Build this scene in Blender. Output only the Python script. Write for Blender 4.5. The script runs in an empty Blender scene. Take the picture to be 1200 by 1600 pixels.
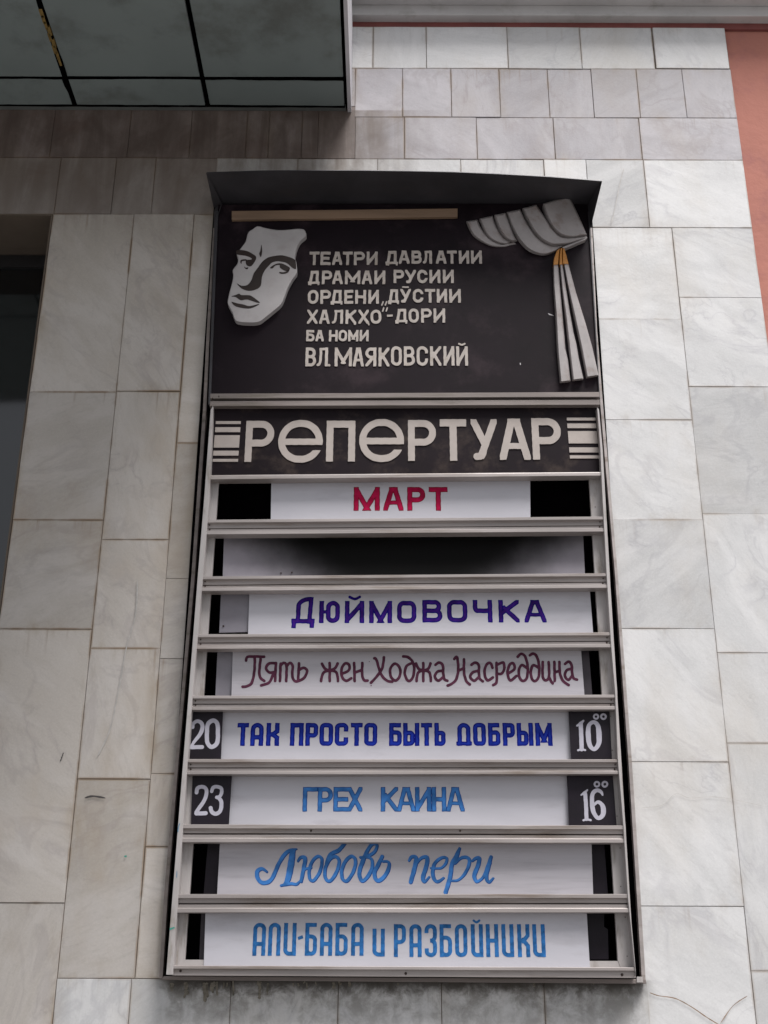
import bpy, math, random
import numpy as np
from mathutils import Vector, Matrix
random.seed(7)
S = bpy.context.scene
COL = S.collection
R = math.radians

# ------------------------------------------------------------------ camera
D0, EYE, F = 5.27, 1.62, 1850.0
cam_loc = Vector((0.0, -D0, EYE))
ROT = (Matrix.Rotation(R(90 + 22.35), 3, 'X') @ Matrix.Rotation(R(-0.22) * -1, 3, 'Z'))
cd = bpy.data.cameras.new('camera'); cam = bpy.data.objects.new('camera', cd); COL.objects.link(cam)
cam.location = cam_loc; cam.rotation_euler = ROT.to_euler()
cd.sensor_fit = 'VERTICAL'; cd.sensor_height = 32.0; cd.lens = 32.0 * F / 1600.0
cd.clip_start = 0.05; cd.clip_end = 3000
S.camera = cam

# ------------------------------------------------------------------ light
W = bpy.data.worlds.new('World'); S.world = W; W.use_nodes = True
nt = W.node_tree; nt.nodes.clear()
sky = nt.nodes.new('ShaderNodeTexSky'); sky.sky_type = 'NISHITA'; sky.sun_disc = False
SUN_EL, SUN_AZ = 64.0, 36.0          # azimuth: degrees to the right of the way out from the facade
sky.sun_elevation = R(SUN_EL); sky.sun_rotation = R(180 - SUN_AZ)
sky.air_density = 1.0; sky.dust_density = 4.0; sky.ozone_density = 1.0
hs = nt.nodes.new('ShaderNodeHueSaturation'); hs.inputs['Saturation'].default_value = 0.28
bg = nt.nodes.new('ShaderNodeBackground'); bg.inputs['Strength'].default_value = 0.07
wo = nt.nodes.new('ShaderNodeOutputWorld')
nt.links.new(sky.outputs[0], hs.inputs['Color']); nt.links.new(hs.outputs[0], bg.inputs['Color'])
nt.links.new(bg.outputs[0], wo.inputs['Surface'])
sl = bpy.data.lights.new('sun', 'SUN'); sl.energy = 2.9; sl.angle = R(24); sl.color = (1, .975, .955)
so = bpy.data.objects.new('sun', sl); COL.objects.link(so)
sd = Vector((math.sin(R(SUN_AZ)) * math.cos(R(SUN_EL)), -math.cos(R(SUN_AZ)) * math.cos(R(SUN_EL)), math.sin(R(SUN_EL))))
so.rotation_euler = sd.to_track_quat('Z', 'Y').to_euler(); so.location = sd * 20
S.view_settings.view_transform = 'Standard'; S.view_settings.look = 'None'
S.view_settings.gamma = 1; S.view_settings.use_curve_mapping = False
S.view_settings.exposure = 0.80

# ------------------------------------------------------------------ geometry helpers
def ray(px, py):
    d = ROT @ Vector(((px - 600) / F, -(py - 800) / F, -1.0)); return d
def U(px, py, Y=0.0):
    """point of the vertical plane y=Y that the photograph shows at this pixel"""
    d = ray(px, py); t = (Y + D0) / d.y
    return Vector((cam_loc.x + d.x * t, Y, cam_loc.z + d.z * t))
def UZ(px, py, Z):
    d = ray(px, py); t = (Z - EYE) / d.z
    return Vector((d.x * t, -D0 + d.y * t, Z))
def XX(px, py, Y=0.0): return U(px, py, Y).x
def ZZ(px, py, Y=0.0): return U(px, py, Y).z

def link(name, verts, faces, mat, parent=None, smooth=False):
    me = bpy.data.meshes.new(name); me.from_pydata([tuple(v) for v in verts], [], faces); me.update()
    o = bpy.data.objects.new(name, me); COL.objects.link(o)
    if mat: me.materials.append(mat)
    if smooth:
        for p in me.polygons: p.use_smooth = True
    if parent:
        o.parent = parent
        bpy.context.view_layer.update
        o.matrix_parent_inverse = Matrix.Translation(-parent_world(parent))
    return o
def parent_world(p):
    v = Vector((0, 0, 0))
    if p.type == 'EMPTY' and p.parent is None: v = Vector(p.location)
    return v
def thing(name, label, cat, loc=(0, 0, 0), group=None):
    o = bpy.data.objects.new(name, None); COL.objects.link(o); o.location = loc
    o.empty_display_size = 0.1
    tag(o, label, cat, group); return o
def tag(o, label, cat, group=None):
    o['label'] = label; o['category'] = cat
    if group: o['group'] = group
    return o

def box_vf(x0, x1, y0, y1, z0, z1, vs, fs):
    b = len(vs)
    vs += [(x0, y0, z0), (x1, y0, z0), (x1, y1, z0), (x0, y1, z0), (x0, y0, z1), (x1, y0, z1), (x1, y1, z1), (x0, y1, z1)]
    fs += [(b, b + 1, b + 5, b + 4), (b + 1, b + 2, b + 6, b + 5), (b + 2, b + 3, b + 7, b + 6), (b + 3, b, b + 4, b + 7), (b + 4, b + 5, b + 6, b + 7), (b + 3, b + 2, b + 1, b)]
def box(name, x0, x1, y0, y1, z0, z1, mat, parent=None, bevel=0.0):
    vs, fs = [], []; box_vf(x0, x1, y0, y1, z0, z1, vs, fs)
    o = link(name, vs, fs, mat, parent)
    if bevel: bev(o, bevel)
    return o
def bev(o, w, seg=2):
    m = o.modifiers.new('bevel', 'BEVEL'); m.width = w; m.segments = seg; m.limit_method = 'ANGLE'; m.angle_limit = R(35)
def prism(name, pts, Y, thick, mat, parent=None, bevel=0.0):
    """pixels of an outline on the plane y=Y, extruded backwards by thick"""
    f = [U(x, y, Y) for x, y in pts]
    # counter-clockwise seen from the front (-y): ensure orientation
    a = sum(f[i].x * f[(i + 1) % len(f)].z - f[(i + 1) % len(f)].x * f[i].z for i in range(len(f)))
    if a < 0: f.reverse()
    n = len(f)
    vs = f + [Vector((v.x, Y + thick, v.z)) for v in f]
    fs = [tuple(range(n)), tuple(range(2 * n - 1, n - 1, -1))] + [(i, i + n, (i + 1) % n + n, (i + 1) % n) for i in range(n)]
    o = link(name, vs, fs, mat, parent)
    if bevel: bev(o, bevel)
    return o
def smooth_poly(pts, n=4, closed=True):
    out = []; N = len(pts)
    for i in range(N if closed else N - 1):
        if closed: p = [pts[(i + k) % N] for k in (-1, 0, 1, 2)]
        else: p = [pts[max(0, min(N - 1, i + k))] for k in (-1, 0, 1, 2)]
        for s in range(n):
            t = s / n
            out.append(tuple(0.5 * ((2 * b) + (-a + c) * t + (2 * a - 5 * b + 4 * c - d) * t * t + (-a + 3 * b - 3 * c + d) * t ** 3) for a, b, c, d in zip(*p)))
    if not closed: out.append(tuple(pts[-1]))
    return out
def relief(name, pts, Yf, depth, mat, parent, inset=1.2, round_=0.008, tilt=0.0):
    """carved piece: outline at Yf+round_, face inset at Yf (tilt: face falls back towards the right)"""
    P = list(pts); n = len(P)
    a = sum(P[i][0] * P[(i + 1) % n][1] - P[(i + 1) % n][0] * P[i][1] for i in range(n))
    if a > 0: P.reverse()
    a = -1
    cx = min(p[0] for p in P); wx = max(p[0] for p in P) - cx
    def nrm(i):
        p0, p1, p2 = P[i - 1], P[i], P[(i + 1) % n]
        e = Vector((p2[0] - p0[0], p2[1] - p0[1])); e.normalize() if e.length else None
        return Vector((-e.y, e.x))
    vs = []
    for ring, (off, yy) in enumerate(((0, Yf + round_), (inset * .45, Yf + round_ * .35), (inset, Yf))):
        for i in range(n):
            m = nrm(i) * off * -1
            q = (P[i][0] + m.x, P[i][1] + m.y)
            y = yy + tilt * (P[i][0] - cx) / wx
            vs.append(U(q[0], q[1], y))
    for i in range(n):
        v = vs[i]; vs.append(Vector((v.x, Yf + depth, v.z)))
    fs = [tuple(range(2 * n, 3 * n))]
    for r in (0, 1):
        for i in range(n):
            j = (i + 1) % n
            fs.append((r * n + i, r * n + j, (r + 1) * n + j, (r + 1) * n + i))
    for i in range(n):
        j = (i + 1) % n; fs.append((3 * n + i, 3 * n + j, j, i))
    return link(name, vs, fs, mat, parent)

# ------------------------------------------------------------------ materials
def new_mat(name):
    m = bpy.data.materials.new(name); m.use_nodes = True
    nt = m.node_tree; b = nt.nodes['Principled BSDF']
    return m, nt, b
class G:
    """tiny node-graph helper"""
    def __init__(s, nt): s.nt = nt; s.L = nt.links.new
    def n(s, t, **k):
        o = s.nt.nodes.new(t)
        for a, v in k.items(): setattr(o, a, v)
        return o
    def val(s, sock, v):
        if hasattr(v, 'is_output') or isinstance(v, bpy.types.NodeSocket): s.L(v, sock)
        else: sock.default_value = v
    def math(s, op, a, b=0.0, clamp=False):
        o = s.n('ShaderNodeMath', operation=op); o.use_clamp = clamp; s.val(o.inputs[0], a); s.val(o.inputs[1], b); return o.outputs[0]
    def mix(s, f, a, b, mode='MIX'):
        o = s.n('ShaderNodeMix', data_type='RGBA', blend_type=mode); s.val(o.inputs[0], f)
        s.val(o.inputs[6], a if not isinstance(a, tuple) else (*a, 1)[:4]); s.val(o.inputs[7], b if not isinstance(b, tuple) else (*b, 1)[:4]); return o.outputs[2]
    def noise(s, vec, scale, detail=4, rough=.55, dist=0.0):
        o = s.n('ShaderNodeTexNoise'); s.L(vec, o.inputs['Vector']); o.inputs['Scale'].default_value = scale
        o.inputs['Detail'].default_value = detail; o.inputs['Roughness'].default_value = rough; o.inputs['Distortion'].default_value = dist; return o.outputs[0]
    def ramp(s, f, a, b, c0=0.0, c1=1.0):
        o = s.n('ShaderNodeMapRange'); o.interpolation_type = 'SMOOTHSTEP'; s.L(f, o.inputs[0]); o.inputs[1].default_value = a; o.inputs[2].default_value = b
        o.inputs[3].default_value = c0; o.inputs[4].default_value = c1; return o.outputs[0]
    def scale(s, vec, v):
        o = s.n('ShaderNodeVectorMath', operation='MULTIPLY'); s.L(vec, o.inputs[0]); o.inputs[1].default_value = v; return o.outputs[0]
    def bump(s, h, strength, dist, b):
        o = s.n('ShaderNodeBump'); o.inputs['Strength'].default_value = strength; o.inputs['Distance'].default_value = dist
        s.L(h, o.inputs['Height']); s.L(o.outputs[0], b.inputs['Normal'])
def plain(name, col, rough=.6, metal=0.0, var=.12, scale=14, grime=None, gscale=6, gamt=.5, bumpd=.0008, streak=(1, 1, 1), spec=.5):
    m, nt, b = new_mat(name); g = G(nt)
    pos = g.n('ShaderNodeNewGeometry').outputs['Position']
    p2 = g.scale(pos, streak)
    nz = g.noise(p2, scale, 5)
    f = g.ramp(nz, .3, .7)
    dark = tuple(c * (1 - var) for c in col); lite = tuple(min(1, c * (1 + var)) for c in col)
    c = g.mix(f, dark, lite)
    if grime:
        gz = g.noise(p2, gscale, 7, .65)
        gm = g.ramp(gz, .5, .72, 0, gamt); c = g.mix(gm, c, grime)
    g.L(c, b.inputs['Base Color']); b.inputs['Roughness'].default_value = rough; b.inputs['Metallic'].default_value = metal
    b.inputs['Specular IOR Level'].default_value = spec
    g.bump(g.noise(pos, scale * 6, 4), .5, bumpd, b)
    return m

def marble(name, base, alt, vein, grime, rust=.5, soil=0.0, rough=.33):
    m, nt, b = new_mat(name); g = G(nt)
    pos = g.n('ShaderNodeNewGeometry').outputs['Position']
    oi = g.n('ShaderNodeObjectInfo')
    rnd = oi.outputs['Random']
    off = g.n('ShaderNodeCombineXYZ'); 
    g.L(g.math('MULTIPLY', rnd, 37.0), off.inputs[0]); g.L(g.math('MULTIPLY', rnd, 11.0), off.inputs[1]); g.L(g.math('MULTIPLY', rnd, 71.0), off.inputs[2])
    add = g.n('ShaderNodeVectorMath', operation='ADD'); g.L(pos, add.inputs[0]); g.L(off.outputs[0], add.inputs[1])
    rot = g.n('ShaderNodeVectorRotate'); rot.rotation_type = 'Y_AXIS'
    g.L(add.outputs[0], rot.inputs['Vector']); g.L(g.math('MULTIPLY', rnd, 3.1) , rot.inputs['Angle'])
    v = rot.outputs[0]
    vs = g.scale(v, (1.0, 1.0, 3.2))
    cloud = g.noise(vs, 1.6, 5, .55, .9)
    col = g.mix(g.ramp(cloud, .38, .66), base, alt)
    fine = g.noise(vs, 9.0, 6, .62, .8)
    col = g.mix(g.ramp(fine, .48, .72, 0, .3), col, tuple(c * .78 for c in base))
    grain = g.noise(g.scale(v, (1.0, 1.0, 7.0)), 16.0, 7, .7, 1.2)
    col = g.mix(g.ramp(grain, .5, .72, 0, .16), col, tuple(c * .70 for c in vein))
    crystals = g.noise(v, 120.0, 3, .6)
    col = g.mix(g.ramp(crystals, .35, .75, 0, .18), col, tuple(min(1, c * 1.25) for c in alt))
    # veins: ridge of a distorted noise
    vn = g.noise(g.scale(v, (1.0, 1.0, 1.7)), 2.4, 5, .55, 1.1)
    ridge = g.math('ABSOLUTE', g.math('SUBTRACT', vn, .5))
    breaks = g.ramp(g.noise(v, 3.1, 3), .50, .62)
    vm = g.math('MULTIPLY', g.ramp(ridge, .0, .014, 1, 0), breaks)
    col = g.mix(g.math('MULTIPLY', vm, .30), col, vein)
    soft = g.ramp(ridge, .0, .06, .30, 0)
    col = g.mix(g.math('MULTIPLY', soft, g.ramp(g.noise(v, 2.0, 2), .42, .6)), col, vein)
    wc = g.ramp(g.noise(g.scale(pos, (1, 1, .6)), 1.7, 5, .6), .46, .68)
    col = g.mix(g.math('MULTIPLY', wc, rust * .5), col, tuple(a_ * b_ for a_, b_ in zip(base, (.86, .75, .60))))
    # one slab is lighter or warmer than the next
    tone = g.math('MULTIPLY_ADD', rnd, .24); tone.node.inputs[2].default_value = .86
    tn = g.n('ShaderNodeCombineColor'); 
    g.L(tone, tn.inputs[0]); g.L(tone, tn.inputs[1]); g.L(tone, tn.inputs[2])
    col = g.mix(1.0, col, tn.outputs[0], 'MULTIPLY')
    # rusty / dirty joints from per-vertex edge distances
    uv1 = g.n('ShaderNodeUVMap', uv_map='edge_a').outputs[0]; uv2 = g.n('ShaderNodeUVMap', uv_map='edge_b').outputs[0]
    s1 = g.n('ShaderNodeSeparateXYZ'); g.L(uv1, s1.inputs[0]); s2 = g.n('ShaderNodeSeparateXYZ'); g.L(uv2, s2.inputs[0])
    dmin = g.math('MINIMUM', g.math('MINIMUM', s1.outputs[0], s1.outputs[1]), g.math('MINIMUM', s2.outputs[0], s2.outputs[1]))
    near = g.ramp(dmin, .0, .010, 1, 0)
    patch = g.ramp(g.noise(pos, 3.3, 4), .42, .60, .0, 1)
    col = g.mix(g.math('MULTIPLY', g.math('MULTIPLY', near, patch), rust), col, (.27, .20, .14))
    wide = g.ramp(dmin, .0, .07, 1, 0)
    p2 = g.ramp(g.noise(g.scale(pos, (1, 1, .4)), 4.0, 6, .65), .50, .68, 0, 1)
    col = g.mix(g.math('MULTIPLY', g.math('MULTIPLY', wide, p2), rust * .5), col, (.27, .205, .13))
    # thin brown runs below each joint
    topd = s2.outputs[1]
    runs = g.math('MULTIPLY', g.ramp(g.noise(g.scale(pos, (26, 1, .8)), 1.5, 5, .6), .52, .68), g.ramp(topd, 0, .16, 1, 0))
    runs = g.math('MULTIPLY', runs, g.ramp(g.noise(pos, 2.2, 3), .44, .60))
    col = g.mix(g.math('MULTIPLY', runs, rust * .55), col, (.22, .15, .10))
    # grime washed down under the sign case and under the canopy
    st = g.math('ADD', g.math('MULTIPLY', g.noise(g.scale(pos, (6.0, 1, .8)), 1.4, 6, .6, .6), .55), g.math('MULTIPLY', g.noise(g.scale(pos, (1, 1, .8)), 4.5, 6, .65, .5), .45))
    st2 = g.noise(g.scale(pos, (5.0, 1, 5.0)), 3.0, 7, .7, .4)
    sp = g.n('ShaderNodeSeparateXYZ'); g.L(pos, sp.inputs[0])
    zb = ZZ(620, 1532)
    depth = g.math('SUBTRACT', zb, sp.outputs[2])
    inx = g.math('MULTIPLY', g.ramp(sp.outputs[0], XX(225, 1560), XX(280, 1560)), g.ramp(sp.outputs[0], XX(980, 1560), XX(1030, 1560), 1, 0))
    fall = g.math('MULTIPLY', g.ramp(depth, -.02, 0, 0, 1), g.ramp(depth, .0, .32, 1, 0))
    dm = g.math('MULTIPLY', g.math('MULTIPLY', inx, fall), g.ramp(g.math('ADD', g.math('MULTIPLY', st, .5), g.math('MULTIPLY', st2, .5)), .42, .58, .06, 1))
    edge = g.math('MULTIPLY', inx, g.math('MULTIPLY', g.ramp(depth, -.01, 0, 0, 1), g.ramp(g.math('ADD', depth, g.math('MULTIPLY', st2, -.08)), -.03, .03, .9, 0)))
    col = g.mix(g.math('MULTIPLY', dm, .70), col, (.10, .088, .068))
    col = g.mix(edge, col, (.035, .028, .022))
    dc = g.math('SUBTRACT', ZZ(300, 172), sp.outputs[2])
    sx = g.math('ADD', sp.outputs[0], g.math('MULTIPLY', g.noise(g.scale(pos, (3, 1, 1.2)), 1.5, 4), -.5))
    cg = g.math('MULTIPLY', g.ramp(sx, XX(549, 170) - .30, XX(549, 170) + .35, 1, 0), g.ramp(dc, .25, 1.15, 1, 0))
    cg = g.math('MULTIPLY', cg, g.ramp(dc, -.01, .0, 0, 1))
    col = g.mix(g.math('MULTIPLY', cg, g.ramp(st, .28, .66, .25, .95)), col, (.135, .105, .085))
    if soil > 0:
        sm = g.ramp(st, .30, .68, .35, 1)
        col = g.mix(g.math('MULTIPLY', sm, soil), col, grime)
        sm2 = g.ramp(g.noise(pos, 2.0, 5), .5, .7, 0, .5 * soil); col = g.mix(sm2, col, (.10, .05, .035))
    g.L(col, b.inputs['Base Color'])
    rr = g.ramp(cloud, .3, .7, rough, rough + .2); g.L(rr, b.inputs['Roughness'])
    b.inputs['Specular IOR Level'].default_value = .35
    g.bump(g.math('ADD', g.noise(pos, 60, 5), g.math('MULTIPLY', g.noise(pos, 6, 3), 2.0)), .4, .0012, b)
    return m

M_marble = marble('marble', (.525, .525, .528), (.60, .598, .602), (.36, .355, .38), (.1, .08, .07), rust=.5)
M_marble_warm = marble('marble_warm', (.455, .42, .385), (.52, .488, .462), (.32, .285, .28), (.1, .08, .07), rust=.95)
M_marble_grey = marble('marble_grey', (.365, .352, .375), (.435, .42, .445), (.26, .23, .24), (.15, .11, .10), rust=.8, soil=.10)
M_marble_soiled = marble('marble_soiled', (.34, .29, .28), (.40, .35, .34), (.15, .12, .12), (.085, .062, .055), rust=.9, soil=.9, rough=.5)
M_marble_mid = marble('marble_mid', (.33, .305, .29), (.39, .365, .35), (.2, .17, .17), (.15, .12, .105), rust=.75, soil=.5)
M_mortar = plain('mortar', (.24, .20, .165), .9, var=.3, scale=20, grime=(.07, .05, .038), gscale=5, gamt=.9)
M_pink = plain('pink_stucco', (.43, .175, .135), .9, var=.05, scale=3, grime=(.33, .13, .12), gscale=3.5, gamt=.9, bumpd=.006)
M_pink_shaded = plain('pink_stucco_shaded', (.20, .06, .055), .9, var=.15, scale=6)  # pink stucco with the cornice's shadow put into its colour
M_white = plain('white_render', (.50, .49, .49), .8, var=.08, scale=3, grime=(.28, .27, .25), gscale=7, gamt=.5, bumpd=.003)
M_alu = plain('weathered_aluminium', (.35, .315, .305), .42, .25, var=.16, scale=5, grime=(.17, .13, .10), gscale=6, gamt=.8, streak=(.25, 1, 3), bumpd=.0004)
M_alu_dark = plain('dirty_aluminium', (.20, .17, .16), .5, .2, var=.15, scale=6, grime=(.10, .085, .06), gscale=8, gamt=.7, streak=(.3, 1, 3))
M_stile = plain('painted_stile', (.41, .385, .38), .5, .1, var=.07, scale=6, grime=(.20, .17, .14), gscale=9, gamt=.8, streak=(2, 1, .5), bumpd=.0004)
M_strip = plain('white_strip_paint', (.47, .465, .51), .35, var=.05, scale=5, grime=(.38, .37, .405), gscale=5, gamt=.7, streak=(.5, 1, 2), bumpd=.0003)
M_strip2 = plain('grey_strip_paint', (.41, .395, .43), .4, var=.06, scale=5, grime=(.32, .305, .335), gscale=7, gamt=.75, streak=(.3, 1, 4), bumpd=.0003)
M_under = plain('grey_backing_plate', (.21, .20, .23), .5, var=.1, scale=9)
M_black = plain('black_case_lining', (.0015, .0012, .0015), .8, var=.3, scale=5, spec=.0)
M_dark_plate = plain('dark_plate', (.008, .005, .010), .5, var=.25, scale=9, spec=.25)
M_number = plain('number_paint', (.42, .41, .48), .6, var=.06, scale=30)
M_panel = plain('plum_header_board', (.0085, .0048, .0075), .55, var=.18, scale=4, grime=(.032, .021, .026), gscale=3.5, gamt=.9, spec=.12)
M_rep = plain('plum_title_board', (.010, .006, .0085), .5, var=.15, scale=4, grime=(.055, .040, .034), gscale=6.0, gamt=.75, spec=.12)
M_cream = plain('cream_letter', (.42, .375, .345), .65, var=.10, scale=22, grime=(.26, .20, .15), gscale=30, gamt=.5)
M_cream2 = plain('cream_title_letter', (.37, .325, .30), .6, var=.06, scale=12, grime=(.30, .25, .22), gscale=14, gamt=.4)
M_face = plain('white_relief_paint', (.42, .40, .405), .6, var=.07, scale=8, grime=(.33, .29, .29), gscale=10, gamt=.5)
M_face_dark = plain('face_feature_paint', (.018, .008, .006), .6, var=.2, scale=10)
M_curtain = plain('curtain_relief_paint', (.31, .285, .285), .5, var=.10, scale=9, grime=(.20, .15, .13), gscale=14, gamt=.65, spec=.6)
M_gold = plain('ochre_tie_paint', (.42, .17, .022), .55, var=.2, scale=20, grime=(.2, .07, .01), gscale=20, gamt=.6)
M_batten = plain('tan_batten', (.22, .145, .095), .6, var=.15, scale=8, streak=(.3, 1, 3))
M_hood = plain('dark_hood_metal', (.044, .042, .048), .5, .2, var=.2, scale=4, grime=(.05, .042, .042), gscale=5, gamt=.5)
M_red = plain('red_letter', (.36, .006, .05), .5, var=0.3, scale=18, spec=.06)
M_red_d = plain('red_letter_edge', (.20, .005, .025), .5, var=.1, spec=.06)
M_navy = plain('navy_letter', (.008, .003, .15), .45, var=0.3, scale=18, spec=.06)
M_violet = plain('violet_letter_fill', (.036, .008, .16), .45, var=.35, scale=18, spec=.06)
M_blue = plain('blue_letter', (.004, .008, .20), .45, var=.15, scale=30, spec=.06)
M_blue_fill = plain('blue_letter_fill', (.012, .030, .29), .45, var=.3, scale=18, spec=.06)
M_mauve = plain('mauve_letter', (.085, .026, .05), .5, var=.25, scale=35, spec=.06)
M_sky = plain('sky_blue_letter', (.045, .165, .44), .45, var=0.32, scale=18, spec=.06)
M_sky_d = plain('sky_blue_letter_edge', (.016, .065, .23), .45, var=.1, scale=35, spec=.06)
M_teal = plain('steel_blue_letter', (.026, .125, .33), .45, var=.30, scale=45, spec=.06)
M_canopy = plain('canopy_sheet', (.225, .265, .262), .55, .1, var=.05, scale=2, grime=(.09, .09, .08), gscale=2.2, gamt=.6, bumpd=.0006)
M_canopy_tr = plain('canopy_edge_trim', (.16, .175, .17), .5, .3, var=.1, scale=6)
M_fascia = plain('white_fascia', (.52, .51, .54), .5, var=.06, scale=4)
M_foam = plain('yellow_sealant', (.20, .13, .035), .8, var=.3, scale=30)
M_winframe = plain('dark_window_frame', (.012, .011, .012), .5, var=.2)
M_reveal = plain('window_reveal', (.11, .085, .065), .8, var=.15, scale=5, grime=(.10, .08, .06), gscale=5, gamt=.6)
M_screw = plain('rusty_screw', (.035, .018, .014), .7, var=.3, scale=60)
M_mark = plain('dark_scratch', (.055, .05, .05), .8, var=.3)
M_grime = plain('black_water_grime', (.155, .14, .115), .9, var=.4, scale=60)
M_rustline = plain('rusty_crack', (.20, .12, .07), .8, var=.3)
M_chip = plain('pale_chip', (.55, .53, .55), .7)
M_penmark = plain('blue_pen_mark', (.10, .20, .30), .6)
M_penmark2 = plain('teal_pen_mark', (.04, .28, .22), .6)
M_veinline = plain('grey_vein', (.46, .44, .42), .5, var=.15, scale=30)
M_pave = plain('pavement', (.17, .168, .165), .85, var=.12, scale=2, grime=(.15, .145, .14), gscale=1.5, gamt=.6, bumpd=.004)

m, nt_, b_ = new_mat('window_glass'); g_ = G(nt_)
b_.inputs['Base Color'].default_value = (.004, .005, .006, 1); b_.inputs['Roughness'].default_value = .06
b_.inputs['IOR'].default_value = 1.8; M_glass = m
g_.bump(g_.noise(g_.n('ShaderNodeNewGeometry').outputs['Position'], 1.2, 2), .2, .01, b_)

# recess shade painted into the colour of the empty slot's back plate
m, nt_, b_ = new_mat('shade_painted_plate'); g_ = G(nt_)
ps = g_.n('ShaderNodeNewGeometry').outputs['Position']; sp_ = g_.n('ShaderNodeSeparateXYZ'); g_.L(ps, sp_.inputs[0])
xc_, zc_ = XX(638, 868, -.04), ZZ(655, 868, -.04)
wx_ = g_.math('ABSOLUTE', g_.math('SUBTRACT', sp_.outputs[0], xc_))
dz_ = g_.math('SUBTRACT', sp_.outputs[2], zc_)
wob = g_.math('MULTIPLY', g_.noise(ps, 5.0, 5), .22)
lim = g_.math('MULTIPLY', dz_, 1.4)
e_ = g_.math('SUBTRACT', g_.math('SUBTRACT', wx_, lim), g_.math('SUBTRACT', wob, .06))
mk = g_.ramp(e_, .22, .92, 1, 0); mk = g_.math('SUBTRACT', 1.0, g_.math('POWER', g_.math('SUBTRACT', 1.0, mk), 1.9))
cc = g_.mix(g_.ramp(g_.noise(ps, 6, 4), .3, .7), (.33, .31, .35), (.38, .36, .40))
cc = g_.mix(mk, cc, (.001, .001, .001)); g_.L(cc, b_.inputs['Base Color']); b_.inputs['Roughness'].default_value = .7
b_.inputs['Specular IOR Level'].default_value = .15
M_slot_shade = m

# ------------------------------------------------------------------ ground
gr = link('pavement', [(-900, -1500, 0), (900, -1500, 0), (900, 60, 0), (-900, 60, 0)], [(0, 1, 2, 3)], M_pave); gr['kind'] = 'structure'

# ------------------------------------------------------------------ theatre building
bld = thing('theatre_building', 'theatre facade clad in pale marble slabs with pink stucco beyond its right edge', 'building')
XW = XX(82, 340); XW2 = XW - 1.9                     # window opening
ZHEAD = ZZ(120, 334); ZSILL = 1.05
XR = (XX(1168, 285) + XX(1188, 465) + XX(1142, 112)) / 3
ZTOP = ZZ(850, 42.5)
XL = -5.2
# marble wall backing (mortar) with the window opening left out
vs, fs = [], []
box_vf(XW, XR, .007, .30, 0, ZTOP, vs, fs)
box_vf(XL, XW2, .007, .30, 0, ZTOP, vs, fs)
box_vf(XW2, XW, .007, .30, ZHEAD, ZTOP, vs, fs)
box_vf(XW2, XW, .007, .30, 0, ZSILL, vs, fs)
wall = link('marble_wall', vs, fs, M_mortar, bld)
def slab(x0, x1, z0, z1, mat, gap=None, yj=None, rot=0.0, thick=.019):
    gap = random.choice((.0014, .0020, .0026, .0036)) if gap is None else gap
    y = random.uniform(-.0016, .0024) if yj is None else yj
    g = gap / 2; b = .0010
    x0 += g; x1 -= g; z0 += g; z1 -= g
    tx, tz = random.uniform(-.0012, .0012), random.uniform(-.0012, .0012)
    w, h = x1 - x0, z1 - z0
    def P(x, z, yy):
        return (x, yy + tx * ((x - x0) / w - .5) + tz * ((z - z0) / h - .5), z)
    v = [P(x0 + b, z0 + b, y), P(x1 - b, z0 + b, y), P(x1 - b, z1 - b, y), P(x0 + b, z1 - b, y),
         P(x0, z0, y + b), P(x1, z0, y + b), P(x1, z1, y + b), P(x0, z1, y + b),
         (x0, y + thick, z0), (x1, y + thick, z0), (x1, y + thick, z1), (x0, y + thick, z1)]
    f = [(0, 1, 2, 3)] + [(4 + i, 4 + (i + 1) % 4, (i + 1) % 4, i) for i in range(4)] + [(8 + i, 8 + (i + 1) % 4, 4 + (i + 1) % 4, 4 + i) for i in range(4)]
    if rot:
        c, s = math.cos(rot), math.sin(rot); cx, cz = (x0 + x1) / 2, (z0 + z1) / 2
        v = [(cx + (a - cx) * c - (q - cz) * s, bb, cz + (a - cx) * s + (q - cz) * c) for a, bb, q in v]
    o = link('marble_slab', v, f, mat, wall)
    me = o.data
    for nm in ('edge_a', 'edge_b'):
        l = me.uv_layers.new(name=nm)
        for li, lp in enumerate(me.loops):
            q = me.vertices[lp.vertex_index].co
            l.data[li].uv = (q.x - x0, x1 - q.x) if nm == 'edge_a' else (q.z - z0, z1 - q.z)
    return o
def row(zb, zt, xs, mat, **k):
    for i in range(len(xs) - 1): slab(xs[i], xs[i + 1], zb, zt, mat if not callable(mat) else mat(i), **k)
def fill(xs0, xs1, step): # extra joints beyond the frame
    n = max(1, round(abs(xs1 - xs0) / step)); return [xs0 + (xs1 - xs0) * i / n for i in range(n + 1)]
# three top rows
z1a = ZZ(850, 107.5); z2a = ZZ(850, 183.5); z3a = (ZZ(850, 250) + ZZ(200, 245.5)) / 2
xl1 = fill(XL, XX(583, 72) - 1.35, .33)
r1 = [XX(x, 72) for x in (583, 666, 793, 907, 1020)]
row(z1a, ZTOP, xl1[:-1] + [r1[0] - .31 * k for k in (4, 3, 2, 1)][:] + r1, M_marble)
slab(r1[-1] + .006, XR - .004, z1a + .002, ZTOP - .003, M_marble, gap=.004, yj=-.005, rot=R(-.4))
r2 = [XX(x, 145) for x in (555, 629, 705, 781, 857, 926, 997, 1069)] + [XR]
ZCL = ZZ(300, 172) + .03
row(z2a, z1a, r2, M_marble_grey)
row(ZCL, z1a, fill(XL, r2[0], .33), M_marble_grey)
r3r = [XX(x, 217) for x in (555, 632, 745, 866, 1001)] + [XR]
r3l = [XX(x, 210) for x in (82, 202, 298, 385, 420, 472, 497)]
row(z3a, ZCL, fill(XL, r3l[0], .35)[:-1] + r3l, M_marble_soiled)
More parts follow.
